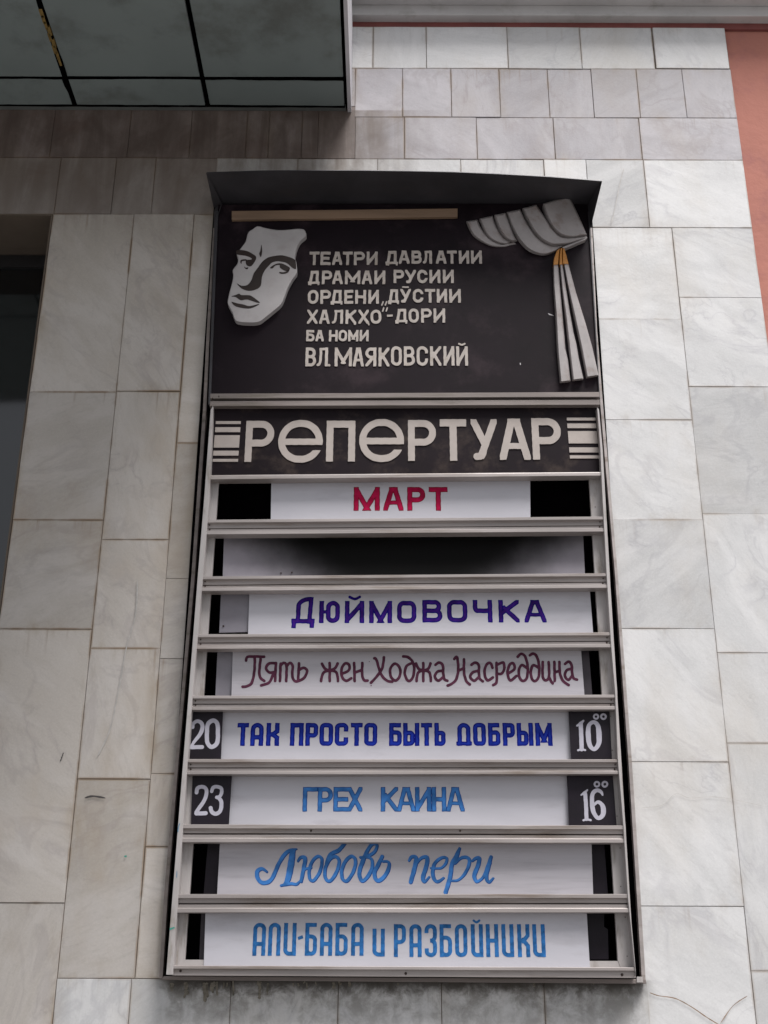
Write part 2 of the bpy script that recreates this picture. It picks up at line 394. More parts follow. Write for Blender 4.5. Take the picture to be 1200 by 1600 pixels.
slab(r3l[-1], r3r[0], z3a, ZCL, M_marble_soiled)
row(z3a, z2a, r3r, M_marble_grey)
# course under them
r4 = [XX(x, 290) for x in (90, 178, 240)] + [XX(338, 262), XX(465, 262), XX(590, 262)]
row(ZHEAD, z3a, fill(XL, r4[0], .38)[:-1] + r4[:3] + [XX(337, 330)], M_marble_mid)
ZB4 = ZZ(1050, 355.5)
XBL = XX(326, 515); XBR = XX(929, 515)               # edges of the sign case on the wall
for a, b in zip(r4[3:-1], r4[4:]): slab(a, b, ZZ(465, 345), z3a, M_marble)
r4b = [XX(590, 262), XX(720, 262), XX(850, 262), XX(922, 340)]
for a, b in zip(r4b[:-1], r4b[1:]): slab(a, b, ZZ(465, 345), z3a, M_marble)
row(ZB4, z3a, [XX(922, 340), XX(1010, 300), XR], M_marble)
# left columns
XA = XX(196, 470); XB = XX(293, 470)
def column(x0, x1, px, ys, mat, last=None):
    zs = [ZZ(px, y) for y in ys]
    for a, b in zip(zs[:-1], zs[1:]): slab(x0, x1, b, a, mat)
ZL = ZZ(170, 1529)
zc1 = [ZHEAD] + [ZZ(100, y) for y in (612, 812, 983, 1411)]
for a, b in zip(zc1[:-1], zc1[1:]): slab(XW, XA, b, a, M_marble_warm)
zc2 = [ZHEAD] + [ZZ(200, y) for y in (611, 843, 1013, 1217)] + [ZL]
for a, b in zip(zc2[:-1], zc2[1:]): slab(XA, XB, b, a, M_marble_warm)
zc3 = [ZHEAD] + [ZZ(280, y) for y in (692, 904, 1029, 1209, 1323)] + [ZL]
for a, b in zip(zc3[:-1], zc3[1:]): slab(XB, XBL, b, a, M_marble_warm)
# bottom row and what is below the frame
XS = [XX(203, 1565), XX(360, 1565), XX(528, 1565), XX(690, 1565), XX(851, 1565), XX(1014, 1565)]
ZL2 = ZL - .60
slab(XW, XA, zc1[-1] - .61, zc1[-1], M_marble_warm); 
slab(XA, XS[0], ZL2, ZL, M_marble)
row(ZL2, ZL, XS, M_marble)
# right columns
XC1 = (XX(1066, 500) + XX(1118, 985) + XX(1160, 1415)) / 3
zr1 = [ZB4] + [ZZ(1010, y) for y in (498.5, 656, 812, 982, 1190, 1415.5)]; zr1.append(zr1[-1] - .60)
zr2 = [ZB4] + [ZZ(1130, y) for y in (464.5, 604, 803, 1020, 1161, 1517)]; zr2.append(zr2[-1] - .58)
for a, b in zip(zr1[:-1], zr1[1:]): slab(XBR if b > ZL - .01 or a > ZL else XS[-1], XC1, b, a, M_marble)
for a, b in zip(zr2[:-1], zr2[1:]): slab(XC1, XR, b, a, M_marble)
# plinth courses down to the pavement
def rect_fill(x0, x1, z0, z1, w, h):
    nz = max(1, round((z1 - z0) / h))
    for k in range(nz):
        xs = fill(x0, x1, w)
        for i in range(len(xs) - 1): slab(xs[i], xs[i + 1], z0 + (z1 - z0) * k / nz, z0 + (z1 - z0) * (k + 1) / nz, M_marble)
rect_fill(XW, XA, 0, zc1[-1] - .61, .4, .6); rect_fill(XA, XS[-1], 0, ZL2, .43, .55)
rect_fill(XS[-1], XC1, 0, zr1[-1], .4, .6); rect_fill(XC1, XR, 0, zr2[-1], .4, .6)
rect_fill(XL, XW2, 0, ZHEAD, .45, .62); rect_fill(XW2, XW, 0, ZSILL, .45, .6)

# window with its deep reveal
WY = .37
vs, fs = [], []
box_vf(XW2, XW, .301, WY + .08, ZHEAD, ZHEAD + .1, vs, fs)
box_vf(XW, XW + .1, .301, WY + .08, ZSILL, ZHEAD + .1, vs, fs)
box_vf(XW2 - .1, XW2, .301, WY + .08, ZSILL, ZHEAD + .1, vs, fs)
box_vf(XW2 + .001, XW - .001, .002, .30, ZHEAD - .010, ZHEAD - .001, vs, fs)     # rendered soffit and cheeks lining the opening
box_vf(XW - .010, XW - .0015, .002, WY, ZSILL, ZHEAD - .011, vs, fs)
win = link('window', vs, fs, M_reveal, bld)
vs, fs = [], []
zt, xr, xl_ = ZHEAD - .012, XW - .012, XW2 + .005
box_vf(xl_, xr, WY, WY + .05, zt - .075, zt, vs, fs); box_vf(xl_, xr, WY, WY + .05, ZSILL, ZSILL + .07, vs, fs)
box_vf(xr - .05, xr, WY, WY + .05, ZSILL + .07, zt - .075, vs, fs); box_vf(xl_, xl_ + .05, WY, WY + .05, ZSILL + .07, zt - .075, vs, fs)
box_vf((xl_ + xr) / 2 - .025, (xl_ + xr) / 2 + .025, WY, WY + .05, ZSILL + .07, zt - .075, vs, fs)
link('window_frame', vs, fs, M_winframe, win)
xm = (xl_ + xr) / 2
for a, b in ((xl_ + .05, xm - .025), (xm + .025, xr - .05)):
    box('pane', a, b, WY + .02, WY + .026, ZSILL + .07, zt - .075, M_glass, win)
box('window_sill', XW2, XW, -.02, WY, ZSILL - .001, ZSILL + .02, M_alu_dark, win)

# pink stucco wall, right of the marble and above it
ZC = ZZ(870, 33)                                       # underside of the cornice
stucco = link('stucco_wall', [], [], M_pink, bld)
vs, fs = [], []
box_vf(XR + .002, XR + 9, .030, .30, 0, ZC, vs, fs)
box_vf(XL, XR + 9, .030, .30, ZC + .9, 9.0, vs, fs)
stucco.data.from_pydata(vs, [], fs); stucco.data.update()
box('shaded_stucco_band', XL, XR + 9, .012, .0295, ZTOP + .002, ZC, M_pink_shaded, bld)  # stucco strip under the cornice, its shade painted in
vs, fs = [], []
box_vf(XL, XR + 9, -.045, .30, ZC, ZC + .075, vs, fs)
box_vf(XL, XR + 9, -.16, .30, ZC + .075, ZC + .22, vs, fs)
box_vf(XL, XR + 9, -.24, .30, ZC + .22, ZC + .9, vs, fs)
cor = link('cornice', vs, fs, M_white, bld); bev(cor, .006)

# canopy over the upper left
ZCAN = ZZ(300, 172)
XCR = XX(549, 170)
P_ = 2.70
can = link('entrance_canopy', [], [], M_black, bld)
vs, fs = [], []
box_vf(XL, XCR - .02, -P_, -.001, ZCAN + .02, ZCAN + .55, vs, fs)
can.data.from_pydata(vs, [], fs); can.data.update()
box('canopy_fascia', XCR - .02, XCR, -P_ - .02, -.001, ZCAN - .012, ZCAN + .56, M_fascia, can)
box('canopy_fascia', XL, XCR - .0205, -P_ - .02, -P_, ZCAN - .012, ZCAN + .56, M_fascia, can)
YJ = UZ(300, 122, ZCAN).y; YJ0 = UZ(300, 165, ZCAN).y
xj = [XCR - .034, XX(327, 170), XX(119, 168)]; wj = xj[1] - xj[2]
while xj[-1] > XL + wj: xj.append(xj[-1] - wj)
ys = [YJ0, YJ, YJ - 1.15, -P_ + .01]
for i in range(len(xj) - 1):
    for j in range(3):
        gx = .009 if i != 1 else .016; gy = .010
        x1, x0 = xj[i] - (gx if i else .004), xj[i + 1] + gx
        y1, y0 = ys[j] - (gy if j else .002), ys[j + 1] + gy
        dz = random.uniform(-.003, .003); t = random.uniform(-.004, .004)
        v = [(x0, y0, ZCAN + dz), (x1, y0, ZCAN + dz + t), (x1, y1, ZCAN + dz + t), (x0, y1, ZCAN + dz)]
        v += [(a, b, ZCAN + .022) for a, b, c in v]
        o = link('canopy_panel', v, [(3, 2, 1, 0), (4, 5, 6, 7), (0, 1, 5, 4), (1, 2, 6, 5), (2, 3, 7, 6), (3, 0, 4, 7)], M_canopy, can); bev(o, .003)
box('canopy_edge_trim', XL, XCR - .03, YJ0 + .006, -.002, ZCAN - .004, ZCAN + .0195, M_canopy_tr, can)
def mastic(p, q, w, name='joint_mastic', mat=M_black):
    vs, fs = [], []; p, q = Vector(p), Vector(q); L = (q - p).length; n = max(6, int(L / .05))
    e = (q - p).normalized(); nn = Vector((-e.y, e.x, 0)); pv = None
    ww = w
    for i in range(n + 1):
        ww = max(w * .4, min(w * 1.9, ww + random.uniform(-.45, .45) * w)); c = p + (q - p) * i / n + nn * random.uniform(-.25, .25) * w
        b = len(vs); vs += [c + nn * ww, c - nn * ww, c + nn * ww + Vector((0, 0, .02)), c - nn * ww + Vector((0, 0, .02))]
        if i: fs += [(b - 4, b - 3, b + 1, b), (b - 2, b, b + 2 + 0, b - 2 + 0)][:1] + [(b - 4, b, b + 2, b - 2), (b - 3, b - 1, b + 3, b + 1)]
    return link(name, vs, fs, mat, can)
zj = ZCAN - .0045
for i, x in enumerate(xj[1:7]): mastic((x, YJ0, zj), (x, YJ - 1.1, zj), (.004, .0095, .006)[i % 3])
mastic((xj[6], YJ, zj - .0005), (xj[0], YJ, zj - .0005), .0055)
mastic((xj[6], YJ0, zj - .0008), (xj[0], YJ0, zj - .0008), .004)
# old sealant squeezed out of one joint
vs, fs = [], []
k = 9
for i in range(k):
    a = UZ(70 + i * 3.2, 20 + i * 9.5, ZCAN)
    xx_ = xj[2] + random.uniform(-.006, .006); w_ = random.uniform(.003, .011)
    box_vf(xx_ - w_, xx_ + w_, a.y - .03, a.y + .028, ZCAN - .006, ZCAN + .015, vs, fs)
o = link('sealant_bead', vs, fs, M_foam, can); bev(o, .003)

# ------------------------------------------------------------------ individual marks on the marble
def ribbon(name, pts, w, Y, mat, parent, thick=.0006, n=5):
    P = smooth_poly(pts, n, False); vs, fs = [], []
    for i, p in enumerate(P):
        a = P[max(0, i - 1)]; b = P[min(len(P) - 1, i + 1)]
        e = Vector((b[0] - a[0], b[1] - a[1])).normalized(); nn = Vector((-e.y, e.x)) * (w / 2) * (1 if 0 < i < len(P) - 1 else .2) * random.uniform(.6, 1.3)
        vs += [U(p[0] + nn.x, p[1] + nn.y, Y), U(p[0] - nn.x, p[1] - nn.y, Y)]
        if i: fs.append((2 * i - 2, 2 * i - 1, 2 * i + 1, 2 * i))
    return link(name, vs, fs, mat, parent)
YM = -.0042
ribbon('scratch', [(132, 1247), (145, 1244), (165, 1247)], 2.6, YM, M_mark, wall)
ribbon('scratch', [(94, 1190), (97, 1182), (99, 1176)], 1.6, YM, M_mark, wall)
ribbon('crack', [(1015, 1551), (1030, 1556), (1055, 1560), (1080, 1573), (1105, 1590), (1125, 1602)], 1.4, YM, M_rustline, wall)
ribbon('crack', [(1125, 1600), (1145, 1572), (1168, 1556)], 1.2, YM, M_rustline, wall)
ribbon('vein', [(1003, 1262), (1035, 1258), (1056, 1240), (1078, 1247), (1110, 1245), (1140, 1248), (1195, 1260)], .6, YM, M_veinline, wall)
ribbon('vein', [(215, 905), (212, 960), (198, 1010), (185, 1080), (172, 1140), (152, 1182)], 2.0, YM, M_veinline, wall)
ribbon('vein', [(955, 350), (962, 320), (968, 290), (975, 262)], 1.2, YM - .002, M_veinline, wall)
ribbon('pen_dot', [(194, 1338), (198, 1338)], 3.5, YM, M_penmark2, wall)

for i in range(26):
    px = random.choice((random.gauss(350, 30), random.gauss(500, 25), random.uniform(270, 960), random.uniform(290, 420)))
    h = random.uniform(3, 26) * (1.2 if px < 430 else .6); w = random.uniform(2.0, 5.5)
    y0_ = 1533 + random.uniform(-1, 3)
    ribbon('grime_run', [(px, y0_), (px + random.uniform(-1.5, 1.5), y0_ + h * .5), (px + random.uniform(-2, 2), y0_ + h)], w, YM + .0004 - i * .00001, M_grime, wall)
# ------------------------------------------------------------------ the playbill board
YF = -.118                                            # front of the rails
base = U(630, 1530, 0)
brd = thing('playbill_board', 'tall framed theatre playbill case with plum header and aluminium rails on marble wall', 'notice board', (base.x, 0, base.z))
prism('case_back', [(334, 322), (924, 320), (1005, 1531), (252, 1529)], -.010, .0075, M_black, brd)
# outer trim
def strip_px(name, left, right, Y, th, mat, parent=brd, bevel=.001):
    return prism(name, left + right[::-1], Y, th, mat, parent, bevel)
strip_px('outer_trim', [(333, 356), (323, 515), (317, 640), (299, 900), (274, 1190), (256, 1400), (248.5, 1529)],
         [(335.5, 356), (328, 515), (322.5, 640), (304.5, 900), (279, 1190), (262, 1400), (254, 1529)], -.045, .040, M_alu_dark)
strip_px('outer_trim', [(921, 356), (928, 515), (938.5, 640), (961, 900), (982, 1190), (995, 1400), (1003, 1533)],
         [(925.5, 356), (933, 515), (943, 640), (965.5, 900), (987.5, 1190), (1001, 1400), (1009, 1533)], -.045, .040, M_alu)
prism('case_bottom', [(256, 1525), (1009, 1530), (1010, 1537), (252, 1531)], -.05, .045, M_alu_dark, brd, .001)
prism('corner_clip', [(995, 1526), (1004, 1526), (1005, 1535), (995, 1535)], -.055, .004, M_stile, brd)
# header
HY = -.05
hdr = prism('header_panel', [(341, 320), (919, 318), (936.5, 614), (329, 616)], HY, .03, M_panel, brd)
for s, x in ((-1, 0), (1, 0)):
    pass
prism('header_edge', [(336, 330), (341, 330), (329, 632), (325.5, 632)], -.06, .05, M_hood, brd)
prism('header_edge', [(919, 330), (921, 330), (938, 630), (936, 614)], -.06, .05, M_hood, brd)
prism('batten', [(362, 329.5), (715, 325.5), (715, 338.5), (362, 343)], HY - .02, .0195, M_batten, brd, .002)
# hood
vs = []; fs = []
front = [(323, 270), (400, 267.5), (480, 266.5), (560, 266.5), (640, 267.5), (710, 269), (780, 272), (860, 276.5), (940, 283)]
back = [(345 + (920 - 345) * i / 8, 318 - 2 * i / 8) for i in range(9)]
YHF = -.30
for p, q in zip(front, back):
    a = U(*p, YHF); b = Vector((a.x * .992, -.004, ZZ(632, 326, 0))); vs += [a, b, a + Vector((0, .002, .006)), b + Vector((0, 0, .10))]
for i in range(8):
    k = 4 * i; fs += [(k, k + 4, k + 5, k + 1), (k + 2, k + 3, k + 7, k + 6), (k, k + 2, k + 6, k + 4), (k + 1, k + 5, k + 7, k + 3)]
fs += [(0, 1, 3, 2), (32, 34, 35, 33)]
hood = link('hood', vs, fs, M_hood, brd)
for (f_, b_, w_, s) in (((323, 270), (347, 318), (334.5, 356), -1), ((940, 283), (918, 318), (923, 356), 1)):
    a, b, c, d = U(*f_, YHF), U(*b_, HY - .004), U(w_[0] - s * 1.0, w_[1], HY - .004), U(w_[0], w_[1], -.002)
    e = U(f_[0], f_[1], YHF); e = Vector((e.x, -.002, e.z))
    vv = [a, b, c, d, e]; t = Vector((s * .003, 0, 0)); n = 5
    link('hood_cheek', vv + [v + t for v in vv], [(0, 1, 2, 3, 4), (9, 8, 7, 6, 5)] + [(i, i + 5, (i + 1) % 5 + 5, (i + 1) % 5) for i in range(5)], M_hood, brd)

# rails: profile swept from the left end to the right end
PROF_FULL = [(-.062, 0), (YF, 0), (YF, .20), (-.100, .24), (-.100, .50), (-.088, .505), (-.088, .56), (-.102, .565), (-.102, .74), (YF, .78), (YF, 1), (-.062, 1)]
PROF_SLOT = [(-.062, 0), (YF, 0), (YF, .40), (-.075, .41), (-.075, .56), (YF + .006, .57), (YF + .006, 1), (-.062, 1)]
PROF_LIP = [(-.062, 0), (YF + .01, 0), (YF, .3), (YF, 1), (-.062, 1)]
PROF_WIDE = [(-.062, 0), (YF, 0), (YF, .22), (-.104, .26), (-.104, .47), (-.080, .475), (-.080, .545), (-.106, .55), (-.106, .74), (YF, .77), (YF, 1), (-.062, 1)]
def rail(name, l, r, prof, mat):
    (xl, tl, bl), (xr, tr, br) = l, r
    vs = []; n = len(prof); K = 9
    for s in range(K):
        f = s / (K - 1)
        x = xl + (xr - xl) * f; t = tl + (tr - tl) * f; b = bl + (br - bl) * f
        A = U(x, t, YF); B = U(x, b, YF)
        for yy, q in prof: vs.append(Vector((A.x, yy, A.z + (B.z - A.z) * q + random.uniform(-.0004, .0004))))
    fs = [tuple(range(n - 1, -1, -1)), tuple(range((K - 1) * n, K * n))]
    for s in range(K - 1):
        for i in range(n):
            j = (i + 1) % n; fs.append((s * n + i, s * n + j, (s + 1) * n + j, (s + 1) * n + i))
    o = link(name, vs, fs, mat, brd); bev(o, .0012, 1); return o
rail('header_rail', (328.5, 615, 633.5), (936.5, 612.5, 631.5), PROF_SLOT, M_alu_dark)
rail('rail', (327, 741, 749), (938.5, 736, 743), PROF_LIP, M_alu)
RL = [((322, 812, 835), (943.5, 807, 830.5)), ((315, 900.5, 923.5), (948.5, 895.5, 918.5)), ((308, 991, 1014), (954.5, 988, 1011.5)),
      ((300, 1087, 1109.5), (961, 1085.5, 1108.5)), ((292.5, 1186, 1210), (967, 1186.5, 1209.5)), ((284.5, 1288, 1316), (976, 1290, 1317)),
      ((277.5, 1397, 1426), (981.5, 1397, 1426))]
for i, (l, r) in enumerate(RL): rail('rail', l, r, PROF_WIDE if i in (5, 6) else PROF_FULL, M_alu)
rail('bottom_rail', (269, 1508, 1524), (993, 1511, 1528), [(-.062, 0), (YF, .05), (YF, .35), (-.106, .42), (-.106, 1), (-.062, 1)], M_alu)
def screw(x, y, r=1.7, Y=YF - .001, mat=M_screw):
    c = U(x, y, Y); rr = r * .0027; n = 8
    vs = [(c.x + rr * math.cos(6.283 * i / n), c.y, c.z + rr * math.sin(6.283 * i / n)) for i in range(n)]
    vs += [(c.x + .6 * rr * math.cos(6.283 * i / n), c.y - .002, c.z + .6 * rr * math.sin(6.283 * i / n)) for i in range(n)]
    vs += [(c.x + rr * math.cos(6.283 * i / n), c.y + .016, c.z + rr * math.sin(6.283 * i / n)) for i in range(n)]
    fs = [tuple(range(n, 2 * n))] + [(i, (i + 1) % n, n + (i + 1) % n, n + i) for i in range(n)] + [(2 * n + i, 2 * n + (i + 1) % n, (i + 1) % n, i) for i in range(n)]
    return link('screw', vs, fs, mat, brd)
for (xl, tl, bl), (xr, tr, br) in RL:
    screw(xl + 5.5, tl + (bl - tl) * .36, 1.3, -.101); screw(xl + 5.5, tl + (bl - tl) * .66, 1.5, -.103)
    screw(xr - 6, tr + (br - tr) * .36, 1.2, -.101); screw(xr - 6.5, tr + (br - tr) * .68, 1.6, -.103)
screw(486, 1298, 1.8, -.105); screw(719, 1298, 1.8, -.105); screw(634, 1521, 2.1, -.107); screw(282, 1517, 2, -.107); screw(972, 1523, 2.2, -.107); screw(342, 619, 1.2, YF - .001); screw(332, 622, 1.1, YF - .001)
# stiles
strip_px('stile', [(329, 640), (318.8, 780), (309, 900), (295, 1080), (285.5, 1197), (259.5, 1523)],
         [(333, 634), (327, 780), (317, 900), (301.5, 1080), (292.5, 1197), (270, 1523)], YF - .006, .10, M_stile)
strip_px('stile', [(933, 636), (938, 700), (940.5, 760), (948, 900), (955, 1010), (961, 1080), (965, 1182), (974, 1290), (981, 1400), (992, 1512)],
         [(936, 640), (941.5, 700), (945, 760), (953, 900), (959, 1010), (964.5, 1080), (967.5, 1182), (977.5, 1290), (983, 1400), (994, 1524)], YF - .006, .10, M_stile)
YI = -.070
strip_px('inner_stile', [(326, 746), (262, 1523)], [(342.3, 746), (289, 1500), (272, 1523)], YI, .02, M_stile)
strip_px('inner_stile', [(920, 742), (965.5, 1501), (975, 1526)], [(943, 742), (992, 1526)], YI, .02, M_stile)
prism('inner_sill', [(289, 1499.5), (965, 1501.5), (975, 1526), (272, 1523)], YI + .0005, .019, M_stile, brd)
for x, y in ((948, 800), (949, 888), (953, 925), (955, 985), (960, 1040), (969, 1214), (968, 1275), (973, 1325), (974, 1385), (979, 1433), (982, 1494), (958, 1119), (961, 1172), (934, 792)):
    screw(x - 4 if y < 1400 else x - 2, y, .8, YI - .001)
ribbon('pen_mark', [(278, 1300), (279, 1292), (281, 1286)], 1.6, YF - .0075, M_penmark, brd)
ribbon('pen_mark', [(265, 1452), (270, 1450), (273, 1449)], 2.2, YF - .0075, M_penmark2, brd)
ribbon('pen_mark', [(276, 1372), (276.5, 1360)], 1.2, YF - .0075, M_penmark, brd)
# back plates seen beside the strips
prism('empty_slot_plate', [(350, 836), (911, 832), (914, 897), (348, 902)], -.040, .012, M_slot_shade, brd)
screw(439, 895, 1.2, -.046); screw(456, 894, 1.2, -.046)
prism('slot_plate', [(345.5, 922), (400, 921), (400, 987), (342.5, 988.5)], -.045, .008, M_under, brd)
screw(349, 978, 1.6, -.049)
prism('slot_plate', [(340, 1014), (372, 1013), (372, 1087), (336.5, 1088)], -.045, .008, M_under, brd)
M_plum2 = plain('dark_slot_plate', (.025, .018, .026), .5, var=.2)
prism('slot_plate', [(900, 1010), (919.5, 1010), (925.5, 1086), (900, 1086)], -.045, .008, M_plum2, brd)
prism('slot_plate', [(325, 1314), (350, 1314), (350, 1399), (318, 1399)], -.035, .008, M_dark_plate, brd)
prism('slot_plate', [(915, 1314), (944, 1314), (950, 1399), (915, 1399)], -.035, .008, M_dark_plate, brd)
prism('slot_plate', [(314.5, 1424), (330, 1424), (330, 1506), (311, 1506)], -.035, .008, M_plum2, brd)
prism('slot_plate', [(905, 1424), (944, 1424), (944, 1448), (950, 1452), (951, 1499), (905, 1499)], -.035, .008, M_dark_plate, brd)

# ------------------------------------------------------------------ lettering: strokes -> signed distance -> thin raised mesh
VPX, VPY = 617.0, -3700.0
class Ink:
    def __init__(s): s.ops = []
    def add(s, f, bb, sign=1): s.ops.append((f, bb, sign))
    def seg(s, a, b, w0, w1=None, cap='round', clip=None, sign=1):
        w1 = w0 if w1 is None else w1
        a = np.array(a, float); b = np.array(b, float)
        def f(X, Y, g):
            d = b - a; L = max(1e-6, math.hypot(*d)); d = d / L
            px, py = X - a[0], Y - a[1]; al = px * d[0] + py * d[1]; ac = np.abs(-px * d[1] + py * d[0])
            if cap == 'round':
                t = np.clip(al / L, 0, 1); r = (w0 + (w1 - w0) * t) / 2 + g
                return np.hypot(al - t * L, ac) - r
            e = w0 / 2 if min(abs(d[0]), abs(d[1])) < .04 else w0
            if cap == 'butt': e = 0
            return np.maximum(ac - w0 / 2 - g, np.maximum(-al - e - g, al - L - e - g))
        def fc(X, Y, g):
            v = f(X, Y, g)
            if clip: v = np.maximum(v, np.maximum(np.maximum(clip[0] - X, X - clip[1]), np.maximum(clip[2] - Y, Y - clip[3])) - g)
            return v
        m = max(w0, w1) + 2
        s.add(fc, (min(a[0], b[0]) - m, max(a[0], b[0]) + m, min(a[1], b[1]) - m, max(a[1], b[1]) + m), sign)
    def path(s, pts, w=None, closed=False, n=5, base=(0, 0), k=1.0):
        P = [tuple(p) if len(p) == 3 else (p[0], p[1], w) for p in pts]
        P = smooth_poly(P, n, closed)
        if closed: P.append(P[0])
        P = [(base[0] + p[0] / k, base[1] + p[1] / k, p[2] / k) for p in P]
        for p, q in zip(P[:-1], P[1:]): s.seg(p[:2], q[:2], p[2], q[2])
    def ring(s, x0, x1, y0, y1, w, rad, clip=None, sub=None):
        cx, cy, hx, hy = (x0 + x1) / 2, (y0 + y1) / 2, (x1 - x0) / 2, (y1 - y0) / 2
        tl, tr, br, bl = rad
        def f(X, Y, g):
            dx, dy = X - cx, Y - cy
            r = np.where(dx < 0, np.where(dy < 0, tl, bl), np.where(dy < 0, tr, br)); r = np.minimum(r, min(hx, hy))
            qx, qy = np.abs(dx) - hx + r, np.abs(dy) - hy + r
            d = np.minimum(np.maximum(qx, qy), 0) + np.hypot(np.maximum(qx, 0), np.maximum(qy, 0)) - r
            v = np.abs(d) - w / 2 - g
            if clip: v = np.maximum(v, np.maximum(np.maximum(clip[0] - X, X - clip[1]), np.maximum(clip[2] - Y, Y - clip[3])) - g)
            if sub:
                for q in sub: v = np.maximum(v, -(np.maximum(np.maximum(q[0] - X, X - q[1]), np.maximum(q[2] - Y, Y - q[3])) + g))
            return v
        s.add(f, (x0 - w, x1 + w, y0 - w, y1 + w))
    def dot(s, x, y, r): s.seg((x, y), (x + .01, y), 2 * r)
    def mesh(s, name, Y, mat, parent, cell=.62, g=0.0, shift=(0, 0), th=.0012, lean=True, wob=.14):
        x0 = min(o[1][0] for o in s.ops) - 2; x1 = max(o[1][1] for o in s.ops) + 2
        y0 = min(o[1][2] for o in s.ops) - 2; y1 = max(o[1][3] for o in s.ops) + 2
        nx, ny = int((x1 - x0) / cell) + 1, int((y1 - y0) / cell) + 1
        D = np.full((ny, nx), 9.0)
        for f, bb, sg in s.ops:
            i0, i1 = max(0, int((bb[0] - 1 - x0) / cell)), min(nx, int((bb[1] + 1 - x0) / cell) + 2)
            j0, j1 = max(0, int((bb[2] - 1 - y0) / cell)), min(ny, int((bb[3] + 1 - y0) / cell) + 2)
            if i1 <= i0 or j1 <= j0: continue
            xs = x0 + np.arange(i0, i1) * cell; ysx = y0 + np.arange(j0, j1) * cell
            X, Yg = np.meshgrid(xs, ysx)
            # hand-painted edges are never quite straight
            Xw = X + wob * np.sin(Yg * .55 + X * .13) ; Yw = Yg + wob * np.sin(X * .47 + 1.3)
            D[j0:j1, i0:i1] = np.minimum(D[j0:j1, i0:i1], f(Xw, Yw, g))
        V, Fc, idx = [], [], {}
        ym = (y0 + y1) / 2
        dth = th
        def vert(key, x, y, back=False):
            kk = (key, back)
            if kk not in idx:
                idx[kk] = len(V)
                xx = x + shift[0]; yy = y + shift[1]
                if lean: xx += (xx - VPX) / (ym - VPY) * (yy - ym)
                p = U(xx, yy, Y)
                if back: p = Vector((p.x, Y + dth, p.z))
                V.append(p)
            return idx[kk]
        inside = D < 0
        full = inside[:-1, :-1] & inside[1:, :-1] & inside[:-1, 1:] & inside[1:, 1:]
        anyi = inside[:-1, :-1] | inside[1:, :-1] | inside[:-1, 1:] | inside[1:, 1:]
        gx = lambda i: x0 + i * cell
        gy = lambda j: y0 + j * cell
        for j in range(ny - 1):
            rowf = full[j]; i = 0
            nz = np.nonzero(rowf)[0]
            if len(nz):
                starts = nz[np.r_[True, np.diff(nz) > 1]]; ends = nz[np.r_[np.diff(nz) > 1, True]] + 1
                for a, b in zip(starts, ends):
                    a = int(a); b = int(b)
                    Fc.append((vert((a, j + 1), gx(a), gy(j + 1)), vert((b, j + 1), gx(b), gy(j + 1)), vert((b, j), gx(b), gy(j)), vert((a, j), gx(a), gy(j))))
            for i in np.nonzero(anyi[j] & ~rowf)[0]:
                i = int(i)
                cs = [(i, j), (i + 1, j), (i + 1, j + 1), (i, j + 1)]
                poly = []; cuts = []
                for k in range(4):
                    c, d = cs[k], cs[(k + 1) % 4]; dc, dd = D[c[1], c[0]], D[d[1], d[0]]
                    if dc < 0: poly.append((c, gx(c[0]), gy(c[1])))
                    if (dc < 0) != (dd < 0):
                        t = dc / (dc - dd); q = (tuple(sorted((c, d))), gx(c[0]) + (gx(d[0]) - gx(c[0])) * t, gy(c[1]) + (gy(d[1]) - gy(c[1])) * t)
                        poly.append(q); cuts.append((q, dc < 0))
                if len(poly) >= 3:
                    ids = [vert(*q) for q in poly][::-1]
                    if len(set(ids)) == len(ids): Fc.append(tuple(ids))
                if len(cuts) == 2:
                    a, b = cuts[0][0], cuts[1][0]
                    if not cuts[0][1]: a, b = b, a
                    Fc.append((vert(*a), vert(*b), vert(*b, True), vert(*a, True)))
        return link(name, V, Fc, mat, parent)

